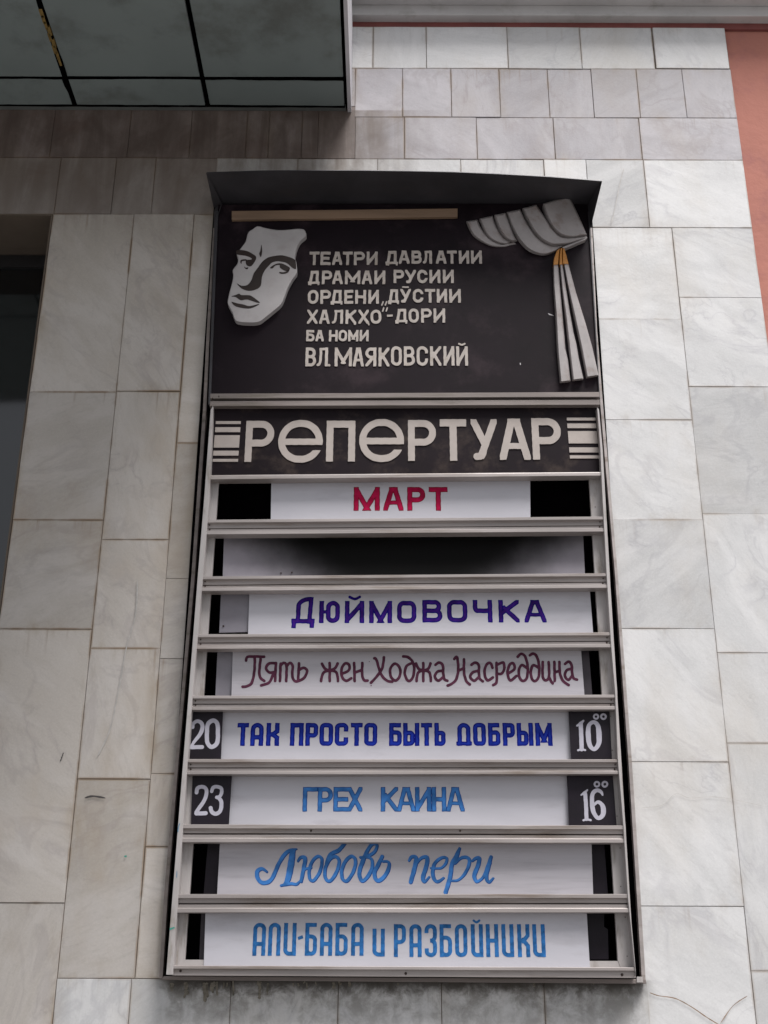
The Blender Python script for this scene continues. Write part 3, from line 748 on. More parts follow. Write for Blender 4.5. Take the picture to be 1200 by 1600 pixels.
def glyph(K, ch, x0, x1, y0, y1, w, st=''):
    iw, ih = x1 - x0 - w, y1 - y0 - w
    X = lambda u: x0 + w / 2 + u * iw
    Yv = lambda v: y0 + w / 2 + v * ih
    clip = (x0, x1, y0, y1)
    def L(u0, v0, u1, v1, ww=None, cl=clip): K.seg((X(u0), Yv(v0)), (X(u1), Yv(v1)), ww or w, cap='sq', clip=cl)
    def Rg(u0, v0, u1, v1, rad, cl=clip, sub=None):
        K.ring(X(u0), X(u1), Yv(v0), Yv(v1), w, rad, cl, sub)
    rr = min(iw, ih) / 2 * (.62 if 'k' in st else 1.0)
    r = min(rr, ih * .3 if 'k' not in st else rr)
    a = ch
    rd = 'r' in st
    if a == 'Т': L(0, 0, 1, 0); L(.5, 0, .5, 1)
    elif a == 'Г': L(0, 0, 1, 0); L(0, 0, 0, 1)
    elif a == 'П': L(0, 0, 1, 0); L(0, 0, 0, 1); L(1, 0, 1, 1)
    elif a == 'Е': L(0, 0, 0, 1); L(0, 0, 1, 0); L(0, .5, .85, .5); L(0, 1, 1, 1)
    elif a == 'А' and rd: Rg(0, 0, 1, 1.8, (iw / 2,) * 4); L(0, .66, 1, .66)
    elif a == 'А': L(.0, 1, .38, 0); L(1, 1, .62, 0); L(.38, 0, .62, 0, cl=(X(.3) - w / 3, X(.7) + w / 3, y0, y1)); L(.25, .7, .75, .7, w * .8)
    elif a == 'Р': L(0, 0, 0, 1); Rg(0, 0, 1, .55, (0, r, r, 0))
    elif a == 'Я': L(1, 0, 1, 1); Rg(0, 0, 1, .52, (r, 0, 0, r)); L(.75, .55, .02, 1)
    elif a == 'И' and rd: Rg(0, -.6, 1, 1, (0, 0, iw * .3, iw / 2)); L(1, .8, 1, 1)
    elif a == 'И': L(0, 0, 0, 1); L(1, 0, 1, 1); L(0.05, .93, .95, .07)
    elif a == 'Й':
        glyph(K, 'И', x0, x1, y0, y1, w, st)
        c = (x0 + x1) / 2; d = w * .55
        K.path([(c - iw * .35, y0 - w * .9), (c, y0 - w * .45), (c + iw * .35, y0 - w * .9)], d, n=3)
    elif a == 'Д' and rd: Rg(.13, 0, .87, 1.8, (iw * .37,) * 4, cl=(x0, x1, y0, y1)); L(0, 1, 1, 1, w * .85)
    elif a == 'Д': L(.30, 0, .85, 0); L(.30, 0, .14, .86); L(.85, 0, .85, .86); L(0, .88, 1, .88, w * .8); L(0, .9, 0, 1, w * .7); L(1, .9, 1, 1, w * .7)
    elif a == 'М' and 'd' in st: L(0, 0, 0, 1); L(1, 0, 1, 1); L(0, 0, .5, .97); L(1, 0, .5, .97)
    elif a == 'М': L(0, 0, 0, 1); L(1, 0, 1, 1); L(0, 0, .5, .78, cl=(x0, x1, y0, Yv(.95))); L(1, 0, .5, .78, cl=(x0, x1, y0, Yv(.95)))
    elif a == 'У': L(0, 0, .52, .62, cl=(x0, X(.62), y0, Yv(.72))); L(1, 0, .42, .85); K.path([(X(.48), Yv(.75)), (X(.36), Yv(.97)), (X(.1), Yv(1))], w, n=3)
    elif a == 'Ў': glyph(K, 'У', x0, x1, y0, y1, w, st); K.seg((X(.15), y0 - 3), (X(.85), y0 - 3), 2.2)
    elif a == 'С': Rg(0, 0, 1, 1, (rr,) * 4, sub=[(X(.55), x1 + 3, Yv(.34), Yv(.66))])
    elif a == 'О': Rg(0, 0, 1, 1, (rr,) * 4)
    elif a == 'Н': L(0, 0, 0, 1); L(1, 0, 1, 1); L(0, .5, 1, .5)
    elif a == 'Л' and rd: Rg(0, 0, 1, 1.8, (iw / 2,) * 4)
    elif a == 'Л': L(.3, 0, 1, 0, w * .8); L(1, 0, 1, 1); K.path([(X(.34), Yv(0.02)), (X(.32), Yv(.6)), (X(.2), Yv(.93)), (X(.02), Yv(1))], w * .85, n=4)
    elif a == 'К' and rd: L(0, 0, 0, 1); L(1, 0, 1, .30); L(1, .72, 1, 1); L(0, .5, .5, .5); L(.5, .5, 1, .33, cl=(X(.3), x1, Yv(.1), Yv(.6))); L(.5, .5, 1, .68, cl=(X(.3), x1, Yv(.4), Yv(.95)))
    elif a == 'К': L(0, 0, 0, 1); L(.15, .55, 1, 0); L(.32, .42, 1, 1)
    elif a == 'Қ': glyph(K, 'К', x0, x1, y0, y1, w, st); L(1, 1, 1, 1.12, w * .7, cl=(x0, x1 + 2, y0, y1 + 3))
    elif a == 'Х': L(0, 1, 1, 0); L(0, 0, 1, 1)
    elif a == 'В': L(0, 0, 0, 1); Rg(0, 0, .93, .48, (0, r, r, 0)); Rg(0, .48, 1, 1, (0, r, r, 0))
    elif a == 'Б': L(0, 0, .92, 0); L(0, 0, 0, 1); Rg(0, .40, 1, 1, (0, r, r, 0 if not rd else r))
    elif a == 'Ь': L(0, 0, 0, 1); Rg(0, .42, 1, 1, (0, r, r, 0 if not rd else r))
    elif a == 'Ы':
        xm = x0 + (x1 - x0) * .70; glyph(K, 'Ь', x0, xm, y0, y1, w, st); L(1, 0, 1, 1)
    elif a == 'З': 
        sb = [(x0 - 3, X(.42), Yv(.24), Yv(.77))]
        Rg(0, 0, 1, .5, (rr, rr, rr, rr), sub=sb); Rg(0, .5, 1, 1, (rr, rr, rr, rr), sub=sb)
    elif a == 'Ч': L(1, 0, 1, 1); Rg(0, -.6, 1.5, .48, (0, 0, 0, iw * .2), cl=(x0, X(.95), y0, y1))
    elif a == 'Ю': L(0, 0, 0, 1); L(0, .5, .45, .5, w * .7); Rg(.42, 0, 1, 1, (min(rr, iw * .29),) * 4)
    elif a == '-': K.seg((x0, y1 - 2.5), (x1, y0 + 2.5), w * .85, cap='butt')
def text(K, items, y0, y1, w, st='', slope=0.0, xr=None):
    """items: (letter, x0, x1[, y0, y1])"""
    for it in items:
        a, x0, x1 = it[:3]; yy0, yy1 = (it[3], it[4]) if len(it) > 3 else (y0, y1)
        dy = slope * ((x0 + x1) / 2 - (xr if xr else 0))
        glyph(K, a, x0, x1, yy0 + dy, yy1 + dy, w, st)

# header lines (raised cream letters)
HL = HY - .0035
def header_line(items_list):
    K = Ink()
    for items, y0, y1, w in items_list: text(K, items, y0, y1, w)
    return K
K = header_line([([('Т', 483.5, 499), ('Е', 500.8, 516.5), ('А', 519, 534.8), ('Т', 535.6, 551), ('Р', 553, 570), ('И', 573, 590)], 393.2, 413.8, 4.3),
                 ([('Д', 602, 622, 392, 415), ('А', 623, 640), ('В', 643, 659), ('Л', 660, 675), ('А', 681, 697.5), ('Т', 698.5, 714), ('И', 717, 733), ('И', 736, 753)], 391.5, 411.8, 4.3)])
K.mesh('lettering', HL, M_cream, hdr, th=.003)
K = header_line([([('Д', 481, 500, 423, 446), ('Р', 503, 519), ('А', 519.5, 535.5), ('М', 539, 563), ('А', 565.5, 581.5), ('И', 585, 602)], 422.8, 443.8, 4.3),
                 ([('Р', 615, 631.5), ('У', 633, 650), ('С', 652, 668), ('И', 671, 688), ('И', 692, 709)], 421.5, 442.2, 4.3)])
K.mesh('lettering', HL, M_cream, hdr, th=.003)
K = header_line([([('О', 481, 497.5), ('Р', 500.6, 517), ('Д', 516.5, 535.8, 453, 476.5), ('Е', 538, 552), ('Н', 555, 572), ('И', 575.6, 592)], 453, 474.5, 4.3),
                 ([('Д', 605.8, 624, 452, 475.5), ('Ў', 625.5, 642), ('С', 645, 661.5), ('Т', 664, 680), ('И', 682.5, 698.5), ('И', 702, 720)], 451.5, 472.8, 4.3)])
for x in (597.5, 603): K.seg((x + 1, 471.5), (x - .8, 476.5), 2.2)
K.mesh('lettering', HL, M_cream, hdr, th=.003)
K = header_line([([('Х', 480, 496.3), ('А', 499, 515), ('Л', 518, 536), ('Қ', 540, 556.5), ('Х', 560, 576.3), ('О', 579, 595.8)], 484, 505.8, 4.2),
                 ([('Д', 617, 637, 482.5, 506), ('О', 638.5, 654.3), ('Р', 658, 674.5), ('И', 677.5, 695.6)], 482, 504, 4.2)])
for x in (598.5, 604): K.seg((x + 1, 481), (x - .6, 486), 2.1)
K.seg((604.5, 493.3), (613.5, 492.8), 3.0, cap='butt'); K.seg((575, 503), (576.5, 507), 2.6)
K.mesh('lettering', HL, M_cream, hdr, th=.003)
K = header_line([([('Б', 478.5, 491.5), ('А', 493, 506), ('Н', 514, 527.7), ('О', 529, 542.3), ('М', 544, 560), ('И', 562, 576)], 515.6, 533.2, 3.7)])
K.mesh('lettering', HL, M_cream, hdr, th=.003)
K = header_line([([('В', 477.5, 494), ('Л', 494.5, 512.5), ('М', 523, 550), ('А', 551.5, 568.5), ('Я', 571, 588), ('К', 591.5, 608.5)], 543, 572.3, 4.6),
                 ([('О', 611, 627.8), ('В', 631, 648.2), ('С', 651, 668.7), ('К', 672, 689.5), ('И', 693, 710), ('Й', 713, 731)], 541, 571.2, 4.6)])
K.dot(514.6, 570.4, 1.9)
K.mesh('lettering', HL, M_cream, hdr, th=.003)
prism('paint_chip', [(856, 489), (862, 491.5), (866, 493.5), (858, 492)], HY - .001, .0008, M_chip, hdr)
prism('paint_chip', [(812.2, 567), (813.6, 567), (813.8, 570), (812.5, 570)], HY - .001, .0008, M_chip, hdr)

# face relief
fb = lambda pts: [(340 + x / 8, 340 + y / 8) for x, y in pts]
face = [(500, 108), (590, 128), (700, 150), (800, 157), (900, 150), (1000, 140), (1075, 148), (1105, 190), (1103, 235), (1040, 290), (1000, 360), (980, 430), (968, 510), (985, 560), (992, 640), (990, 700), (940, 770), (880, 880), (835, 1000), (795, 1085), (700, 1170), (600, 1250), (520, 1305), (400, 1317), (250, 1302), (208, 1260), (180, 1180), (148, 1120), (125, 1060), (145, 950), (185, 800), (195, 720), (190, 655), (250, 572), (252, 500), (240, 455), (285, 390), (350, 300), (380, 190), (440, 145)]
FYF = HY - .034
fo = relief('face_relief', smooth_poly(fb(face), 3), FYF, .0335, M_face, brd, inset=1.0, round_=.006)
feat = []
def feature(pts, n=3):
    P = smooth_poly(fb(pts), n); v = [U(x, y, FYF - .0012) for x, y in P]
    a = sum(v[i].x * v[(i + 1) % len(v)].z - v[(i + 1) % len(v)].x * v[i].z for i in range(len(v)))
    if a < 0: v.reverse()
    feat.append(v)
feature([(236, 412), (300, 405), (380, 422), (440, 455), (482, 490), (470, 540), (420, 605), (370, 600), (352, 565), (358, 530), (420, 524), (418, 503), (350, 476), (245, 460)])
feature([(595, 520), (650, 492), (780, 470), (870, 485), (960, 520), (978, 560), (980, 640), (940, 630), (905, 600), (860, 565), (800, 550), (740, 545), (680, 562), (640, 600), (590, 660), (555, 740), (540, 850), (480, 897), (390, 914), (300, 885), (242, 822), (300, 852), (375, 840), (425, 775), (450, 700), (500, 630), (550, 560)])
feature([(548, 335), (557, 430), (540, 492), (520, 450), (534, 415)])
feature([(172, 985), (230, 965), (270, 950), (300, 968), (400, 970), (460, 1005), (528, 1060), (480, 1058), (370, 1022), (290, 1032), (225, 992)])
feature([(172, 1052), (240, 1070), (320, 1085), (400, 1105), (520, 1078), (470, 1112), (380, 1136), (230, 1110)])
feature([(655, 630), (680, 605), (740, 575), (800, 572), (868, 602), (905, 630), (885, 668), (835, 660), (780, 625), (775, 592), (720, 600), (690, 632)])
feature([(772, 678), (820, 682), (862, 668), (900, 640), (880, 685), (830, 702), (780, 698)])
feature([(285, 562), (290, 530), (330, 520), (362, 522), (356, 536), (305, 545), (300, 575)])
feature([(330, 610), (352, 626), (385, 622), (370, 645), (345, 636)])
vs, fs = [], []
for v in feat:
    b = len(vs); n = len(v); vs += v + [p + Vector((0, .0011, 0)) for p in v]; fs += [tuple(range(b, b + n))] + [(b + i, b + n + i, b + n + (i + 1) % n, b + (i + 1) % n) for i in range(n)]
link('face_features', vs, fs, M_face_dark, fo)

# curtain relief
cb = lambda pts: [(720 + x / 5.714, 300 + y / 5.714) for x, y in pts]
SW = [[(50, 262), (148, 246), (190, 335), (270, 420), (380, 465), (500, 452), (430, 488), (350, 497), (250, 480), (130, 405), (80, 335)],
      [(168, 238), (285, 212), (320, 310), (380, 400), (452, 445), (400, 469), (300, 440), (225, 370)],
      [(300, 205), (400, 186), (440, 290), (470, 370), (505, 438), (450, 440), (385, 395), (335, 305)],
      [(410, 180), (530, 155), (590, 275), (680, 400), (780, 468), (915, 480), (850, 530), (760, 560), (680, 550), (600, 510), (525, 430), (462, 320)],
      [(553, 145), (675, 115), (760, 240), (830, 340), (920, 402), (1122, 392), (1128, 412), (1000, 455), (900, 470), (800, 465), (690, 392), (605, 262)],
      [(735, 105), (850, 68), (970, 38), (1010, 120), (1065, 240), (1124, 380), (1000, 404), (905, 386), (835, 330), (775, 225)]]
corners = {0: (0, 1, 5), 1: (0, 1, 4), 2: (0, 1, 4), 3: (0, 1, 5), 4: (0, 1, 5, 6), 5: (0, 2, 5)}
def soft_poly(pts, keep, n=4):
    N = len(pts); out = []
    for i in range(N):
        a, b = pts[i], pts[(i + 1) % N]
        p0 = pts[i - 1] if i not in keep else (2 * a[0] - b[0], 2 * a[1] - b[1])
        p3 = pts[(i + 2) % N] if (i + 1) % N not in keep else (2 * b[0] - a[0], 2 * b[1] - a[1])
        for s in range(n):
            t = s / n
            out.append(tuple(.5 * (2 * q + (-p + r_) * t + (2 * p - 5 * q + 4 * r_ - u_) * t * t + (-p + 3 * q - 3 * r_ + u_) * t ** 3) for p, q, r_, u_ in zip(p0, a, b, p3)))
    return out
for i, s in enumerate(SW):
    yf = HY - .030 - .010 * (i % 3 if i < 3 else i - 2) - (.004 if i >= 3 else 0)
    relief('curtain_swag', soft_poly(cb(s), corners[i]), yf, HY - .0005 - yf, M_curtain, brd, inset=2.4, round_=.018, tilt=.030)
relief('curtain_swag', cb([(905, 492), (1000, 455), (1128, 402), (1112, 430), (1000, 478), (925, 508)]), HY - .026, .0255, M_curtain, brd, inset=.7, round_=.005)
db = lambda pts: [(840 + x / 6.667, 370 + y / 6.667) for x, y in pts]
FO = [([(163, 290), (215, 285), (228, 430), (245, 650), (272, 950), (290, 1170), (318, 1290), (342, 1500), (235, 1512), (205, 1200), (185, 800), (167, 500)]),
      ([(230, 285), (262, 282), (285, 450), (330, 750), (375, 1000), (405, 1120), (430, 1270), (478, 1478), (365, 1492), (330, 1200), (290, 850), (252, 520)]),
      ([(272, 285), (320, 280), (400, 580), (500, 900), (570, 1150), (635, 1442), (510, 1462), (450, 1150), (380, 830), (312, 500)])]
def fold(pts, mat, name, yf=HY - .030, crest=.016):
    """carved fold: outline low, a crest line down the middle of the piece standing proud"""
    N = len(pts)
    half = None
    P = db(pts)
    v0 = [U(x, y, yf + crest) for x, y in P]
    vs = list(v0); 
    inn = []
    n = N
    def nrm(i):
        a, b = Vector(P[i - 1]), Vector(P[(i + 1) % n]); e = (b - a).normalized(); return Vector((e.y, -e.x))
    c = Vector((sum(p[0] for p in P) / n, sum(p[1] for p in P) / n))
    area = sum(P[i][0] * P[(i + 1) % n][1] - P[(i + 1) % n][0] * P[i][1] for i in range(n))
    sg = -1 if area > 0 else 1
    for lvl, (off, yy) in enumerate(((1.2, yf + crest * .3), (2.4, yf))):
        for i in range(n):
            m = nrm(i) * off * sg * (.55 if i < 2 or i == n - 1 else 1)
            vs.append(U(P[i][0] + m.x, P[i][1] + m.y, yy))
    for i in range(n): vs.append(Vector((v0[i].x, HY - .0005, v0[i].z)))
    fs = [tuple(range(2 * n, 3 * n))]
    for r in (0, 1):
        for i in range(n): j = (i + 1) % n; fs.append((r * n + i, r * n + j, (r + 1) * n + j, (r + 1) * n + i))
    for i in range(n): j = (i + 1) % n; fs.append((3 * n + i, 3 * n + j, j, i))
    if sg > 0 : fs = [tuple(reversed(f)) for f in fs]
    return link(name, vs, fs, mat, brd)
for f in FO: fold(f, M_curtain, 'curtain_fold')
GO = [[(163, 293), (172, 215), (200, 145), (232, 120), (222, 200), (214, 290)], [(226, 290), (228, 200), (238, 118), (256, 118), (256, 200), (260, 288)], [(264, 284), (260, 200), (262, 112), (280, 128), (302, 200), (322, 284)]]
for f in GO: relief('curtain_tie', db(f), HY - .034, .0335, M_gold, brd, inset=.8, round_=.006)

# title board: РЕПЕРТУАР
rb = prism('title_panel', [(330, 628), (935.5, 626), (939.5, 745), (321, 748)], -.080, .018, M_rep, brd)
YR = -.0835
K = Ink()
glyph(K, 'Р', 383.5, 428, 657.5, 721.5, 10.6); 
def big_e(cx, cy, r_, w, bt, bb, cutx):
    K.ring(cx - r_ + w / 2, cx + r_ - w / 2, cy - r_ * .955 + w / 2, cy + r_ * .955 - w / 2, w, (99,) * 4, sub=[(cx + r_ * .2, cx + r_ + 9, bb, bb + 8.5)])
    K.seg((cx - r_ + w, (bt + bb) / 2), (cx + r_ - 4.5, (bt + bb) / 2), bb - bt, cap='butt')
big_e(469.6, 689.5, 34.8, 10.6, 685.3, 695, 0)
glyph(K, 'П', 510, 555, 657.3, 721, 10.8)
big_e(596.3, 688.2, 35, 10.6, 684, 694, 0)
glyph(K, 'Р', 637.5, 681.3, 656.3, 720, 10.6)
glyph(K, 'Т', 687.5, 729, 655, 719.8, 11.2)
glyph(K, 'У', 736, 777, 655, 718.5, 10.8)
glyph(K, 'А', 780, 828, 654, 718.3, 11.3)
glyph(K, 'Р', 831.5, 877, 653.3, 718, 11)
K.mesh('lettering', YR, M_cream2, rb, th=.0032, wob=.12)
for (x0, x1, ys_) in ((334.6, 374, ((658, 662.3), (667.5, 675), (680, 699.2), (704.2, 711.7), (717, 721.3))), (888.5, 934, ((652.6, 656.9), (661.7, 668.8), (673.6, 692.7), (699, 706.8), (711.5, 716.2)))):
    for a, b in ys_:
        xa0 = x0 + (x0 - VPX) / 4390 * (a - 690) * 1.3; xb0 = x0 + (x0 - VPX) / 4390 * (b - 690) * 1.3
        xa1 = x1 + (x1 - VPX) / 4390 * (a - 690) * 1.3; xb1 = x1 + (x1 - VPX) / 4390 * (b - 690) * 1.3
        prism('stripe', [(xa0, a), (xa1, a), (xb1, b), (xb0, b)], YR, .0032, M_cream2, rb)

# ------------------------------------------------------------------ the removable strips and number plates
YS = -.0600
def strip(name, label, cat, pts, mat, Y=YS, th=.006, group=None):
    o = prism(name, pts, Y, th, mat)
    # origin at the middle of its lower edge
    lo = min(v.co.z for v in o.data.vertices); cx = sum(v.co.x for v in o.data.vertices) / len(o.data.vertices)
    off = Vector((cx, Y, lo)); o.data.transform(Matrix.Translation(-off)); o.location = off
    tag(o, label, cat, group); return o
def child(o, p):
    o.parent = p; o.matrix_parent_inverse = Matrix.Translation(-Vector(p.location)); return o
GS = 'title strips slotted between the rails'
s = strip('title_strip', 'short white strip lettered МАРТ in red, under the РЕПЕРТУАР board', 'sign', [(424, 747), (828.3, 743.5), (828.8, 811), (423, 815)], M_strip, group=GS)
K = Ink(); text(K, [('М', 552.7, 593.5), ('А', 599, 630.3), ('Р', 636.3, 664.5), ('Т', 670, 699.5)], 761, 798, 7.9, 'd')
child(K.mesh('lettering_edge', YS - .0004, M_red_d, None, g=.1, th=.0003), s); child(K.mesh('lettering', YS - .0008, M_red, None, g=-1.1, th=.0003), s)

s = strip('title_strip', 'white strip lettered ДЮЙМОВОЧКА in navy outline letters', 'sign', [(390, 920), (921, 915), (927, 991), (387.5, 994)], M_strip, group=GS)
K = Ink()
text(K, [('Ю', 499, 531), ('Й', 539, 569), ('М', 577, 612.5), ('О', 620.6, 650.3)], 939, 973.3, 6.9, 'kd')
text(K, [('В', 660, 691), ('О', 698.6, 730), ('Ч', 739, 769), ('К', 779, 811), ('А', 819, 853)], 937.5, 972.3, 6.9, 'kd')
for a, b in (((466, 968), (466.5, 950)), ((486, 935), (484, 968)), ((459, 970.5), (491, 970.5)), ((460, 970), (459.8, 978)), ((488, 970), (487.8, 977.5))): K.seg(a, b, 6.6, cap='sq', clip=(456, 492, 933, 981.5))
K.path([(466, 955), (467, 944), (475, 937.5), (486, 936)], 6.6, n=4)
K.ops[0] = K.ops[0]
child(K.mesh('lettering_edge', YS - .0004, M_navy, None, g=.2, th=.0003), s); child(K.mesh('lettering', YS - .0008, M_violet, None, g=-1.6, th=.0003), s)

s = strip('title_strip', 'greyish strip with mauve cursive words Пять жен Ходжа Насреддина', 'sign', [(364, 1010), (907.3, 1007), (913.5, 1090), (361.5, 1091)], M_strip2, group=GS)
K = Ink(); bk = dict(base=(370, 1010), k=4.444)
w = 21
for p in [[(65, 98), (72, 75), (110, 70), (190, 72)], [(125, 75), (122, 170), (105, 250), (75, 275), (40, 280)], [(165, 88), (157, 200), (190, 240)],
          [(270, 118), (225, 118), (203, 150), (225, 180), (265, 178)], [(272, 115), (268, 180), (266, 240)], [(255, 185), (225, 250), (170, 270)],
          [(300, 240), (304, 120)], [(304, 135), (325, 115), (345, 135), (343, 240)], [(345, 140), (368, 115), (388, 135), (385, 200), (400, 238), (430, 240), (470, 215), (488, 170), (465, 148), (432, 165)], [(432, 118), (426, 235)],
          [(645, 115), (645, 240)], [(592, 120), (612, 155), (645, 165), (682, 152), (700, 118)], [(585, 240), (600, 185), (645, 168), (692, 182), (703, 240)],
          [(737, 188), (778, 165), (780, 128), (752, 118), (727, 160), (732, 215), (760, 238), (795, 222)],
          [(815, 115), (818, 240)], [(820, 180), (870, 165)], [(872, 115), (870, 190), (882, 232), (908, 238)],
          [(955, 82), (970, 95), (1000, 190), (1040, 236), (1080, 245)], [(1022, 76), (1010, 150), (975, 205), (932, 252)],
          [(1155, 70), (1190, 75), (1222, 110), (1232, 160), (1222, 215), (1200, 240), (1178, 225), (1166, 180), (1180, 135), (1212, 118)]]:
    K.path(p, w, **bk)
K.path([(1100, 120), (1132, 150), (1132, 205), (1100, 238), (1068, 205), (1068, 150)], w, closed=True, **bk)
K.dot(370 + 920 / 4.444, 1010 + 106 / 4.444, .9); K.dot(370 + 932 / 4.444, 1010 + 272 / 4.444, 1.1)
bk['base'] = (640, 1010)
for p in [[(95, 115), (95, 240)], [(45, 118), (62, 155), (95, 165), (130, 155), (145, 118)], [(48, 240), (58, 185), (95, 168), (138, 182), (148, 240)],
          [(180, 128), (205, 112), (230, 130), (234, 190), (242, 228), (262, 238)], [(232, 168), (195, 175), (175, 210), (198, 238), (230, 215)],
          [(310, 88), (330, 76), (338, 160), (325, 225), (300, 255), (265, 272)], [(338, 168), (378, 152)], [(378, 90), (378, 180), (393, 238), (418, 265)],
          [(430, 128), (455, 112), (480, 130), (481, 190), (488, 225), (508, 242)], [(480, 168), (440, 180), (420, 212), (448, 238), (478, 215)],
          [(576, 148), (560, 115), (532, 130), (520, 185), (540, 236), (578, 215)],
          [(603, 115), (605, 200), (603, 252), (580, 268)], [(607, 128), (650, 112), (657, 155), (640, 188), (608, 190)],
          [(688, 185), (728, 158), (720, 118), (694, 128), (680, 185), (700, 236), (742, 205)],
          [(750, 72), (775, 52), (803, 72), (820, 140), (815, 215), (790, 240), (766, 222), (758, 170), (778, 130), (815, 150)],
          [(835, 62), (860, 50), (884, 72), (900, 140), (895, 215), (870, 240), (848, 222), (842, 170), (860, 130), (897, 150)],
          [(925, 108), (924, 205), (943, 235), (968, 212), (966, 110)], [(968, 210), (980, 238), (994, 256)],
          [(1005, 108), (1008, 240)], [(1008, 182), (1043, 168)], [(1040, 108), (1045, 190), (1068, 242), (1105, 268)],
          [(1080, 122), (1105, 105), (1125, 130), (1129, 190), (1140, 222), (1162, 230)], [(1128, 155), (1092, 165), (1078, 205), (1103, 232), (1130, 200)]]:
    K.path(p, w, **bk)
child(K.mesh('lettering', YS - .0008, M_mauve, None, lean=False, th=.0003, g=-.15), s)

s = strip('title_strip', 'white strip lettered ТАК ПРОСТО БЫТЬ ДОБРЫМ in dark blue capitals', 'sign', [(348.8, 1104), (888.3, 1103), (892.2, 1190), (345, 1190)], M_strip, group=GS)
K = Ink()
text(K, [('Т', 370, 388), ('А', 391, 411.3), ('К', 415.7, 436), ('П', 453, 474), ('Р', 477, 496.7), ('О', 499, 520.3), ('С', 523, 544), ('Т', 548, 566.3), ('О', 569, 589.3),
         ('Б', 608, 627.7), ('Ы', 630, 655.3), ('Т', 658, 675.5), ('Ь', 679, 696.3), ('Д', 712.5, 737.8), ('О', 739.5, 759.5), ('Б', 763, 782), ('Р', 786, 805), ('Ы', 808, 833.6), ('М', 837, 863.3)], 1129.6, 1165.3, 7.0, 'rk')
child(K.mesh('lettering_edge', YS - .0004, M_blue, None, g=.1, th=.0003), s); child(K.mesh('lettering', YS - .0008, M_blue_fill, None, g=-1.7, th=.0003), s)

s = strip('title_strip', 'white strip lettered ГРЕХ КАИНА in light blue capitals', 'sign', [(362.8, 1204), (885, 1204), (890, 1292), (357.5, 1292)], M_strip, group=GS)
K = Ink()
text(K, [('Г', 473, 496), ('Р', 496.5, 520), ('Е', 520.9, 547), ('Х', 543, 566.3), ('К', 595, 622), ('А', 620.5, 649), ('И', 648.5, 674), ('Н', 674.5, 697.3), ('А', 697.3, 725.7)], 1229.8, 1268, 7.0)
child(K.mesh('lettering_edge', YS - .0004, M_sky_d, None, g=.1, th=.0003), s); child(K.mesh('lettering', YS - .0008, M_sky, None, g=-.9, th=.0003), s)

s = strip('title_strip', 'greyish strip with light blue cursive words Любовь пери', 'sign', [(344, 1310), (924, 1310), (927, 1402), (339, 1402)], M_strip2, group=GS)
K = Ink(); b1 = dict(base=(390, 1315), k=5.217); b2 = dict(base=(620, 1315), k=7.06)
K.path([(138, 245, 20), (98, 218, 28), (58, 248, 32), (72, 312, 34), (122, 335, 34), (180, 300, 32), (240, 170, 30), (305, 82, 30), (380, 58, 14)], **b1)
K.path([(350, 75, 44), (337, 170, 52), (312, 300, 46), (285, 345, 26)], **b1)
K.path([(255, 357, 20), (330, 342, 26), (380, 345, 24), (405, 325, 16)], **b1)
K.path([(392, 158, 18), (415, 128, 26), (450, 132, 32), (442, 200, 32), (418, 322, 28)], **b1); K.path([(440, 225, 20), (500, 210, 18)], **b1)
K.path([(560, 118), (588, 150), (572, 240), (525, 312), (490, 305), (484, 235), (512, 155)], 26, closed=True, **b1)
K.path([(775, 10, 26), (725, 68, 32), (655, 105, 30), (625, 180, 28)], **b1)
K.path([(697, 120), (728, 155), (710, 240), (660, 315), (620, 305), (612, 230), (645, 150)], 28, closed=True, **b1)
K.path([(832, 118), (862, 155), (845, 240), (795, 316), (756, 303), (750, 230), (785, 150)], 28, closed=True, **b1)
K.path([(900, 128, 20), (955, 120, 26), (1018, 80, 26), (1036, 28, 24), (1000, 18, 24), (960, 70, 30), (920, 160, 34), (892, 250, 32), (912, 318, 30), (960, 285, 30), (998, 205, 28), (990, 140, 26), (955, 125, 20)], **b1)
K.path([(1080, 118, 28), (1045, 190, 32), (1015, 260, 32), (1040, 318, 32), (1095, 285, 32), (1132, 215, 30), (1130, 165, 24), (1085, 160, 18)], **b1)
for p in [[(132, 208, 26), (160, 168, 35), (208, 172, 42), (198, 270, 48), (150, 445, 44)], [(212, 245, 25), (270, 178, 34), (330, 172, 42), (325, 260, 46), (285, 395, 46), (305, 440, 32), (355, 388, 22)],
          [(370, 290, 20), (480, 290, 26), (540, 235, 30), (545, 180, 32), (485, 178, 32), (410, 250, 38), (395, 370, 42), (440, 440, 36), (515, 398, 24)],
          [(690, 72, 30), (650, 170, 50), (605, 250, 46), (585, 390, 46), (535, 560, 44)], [(640, 240, 25), (700, 182, 32), (775, 172, 38), (798, 235, 38), (745, 355, 32), (665, 425, 26), (560, 425, 22)],
          [(830, 212, 25), (870, 180, 35), (908, 186, 42), (890, 270, 46), (852, 370, 46), (878, 438, 36), (945, 395, 28), (1000, 280, 42), (1038, 165, 36)], [(1025, 230, 36), (985, 380, 42), (1012, 446, 32), (1062, 400, 22)]]:
    K.path(p, **b2)
child(K.mesh('lettering_edge', YS - .0004, M_sky_d, None, lean=False, shift=(.9, .9), th=.0003), s); child(K.mesh('lettering', YS - .0008, M_sky, None, lean=False, g=-.25, th=.0003), s)

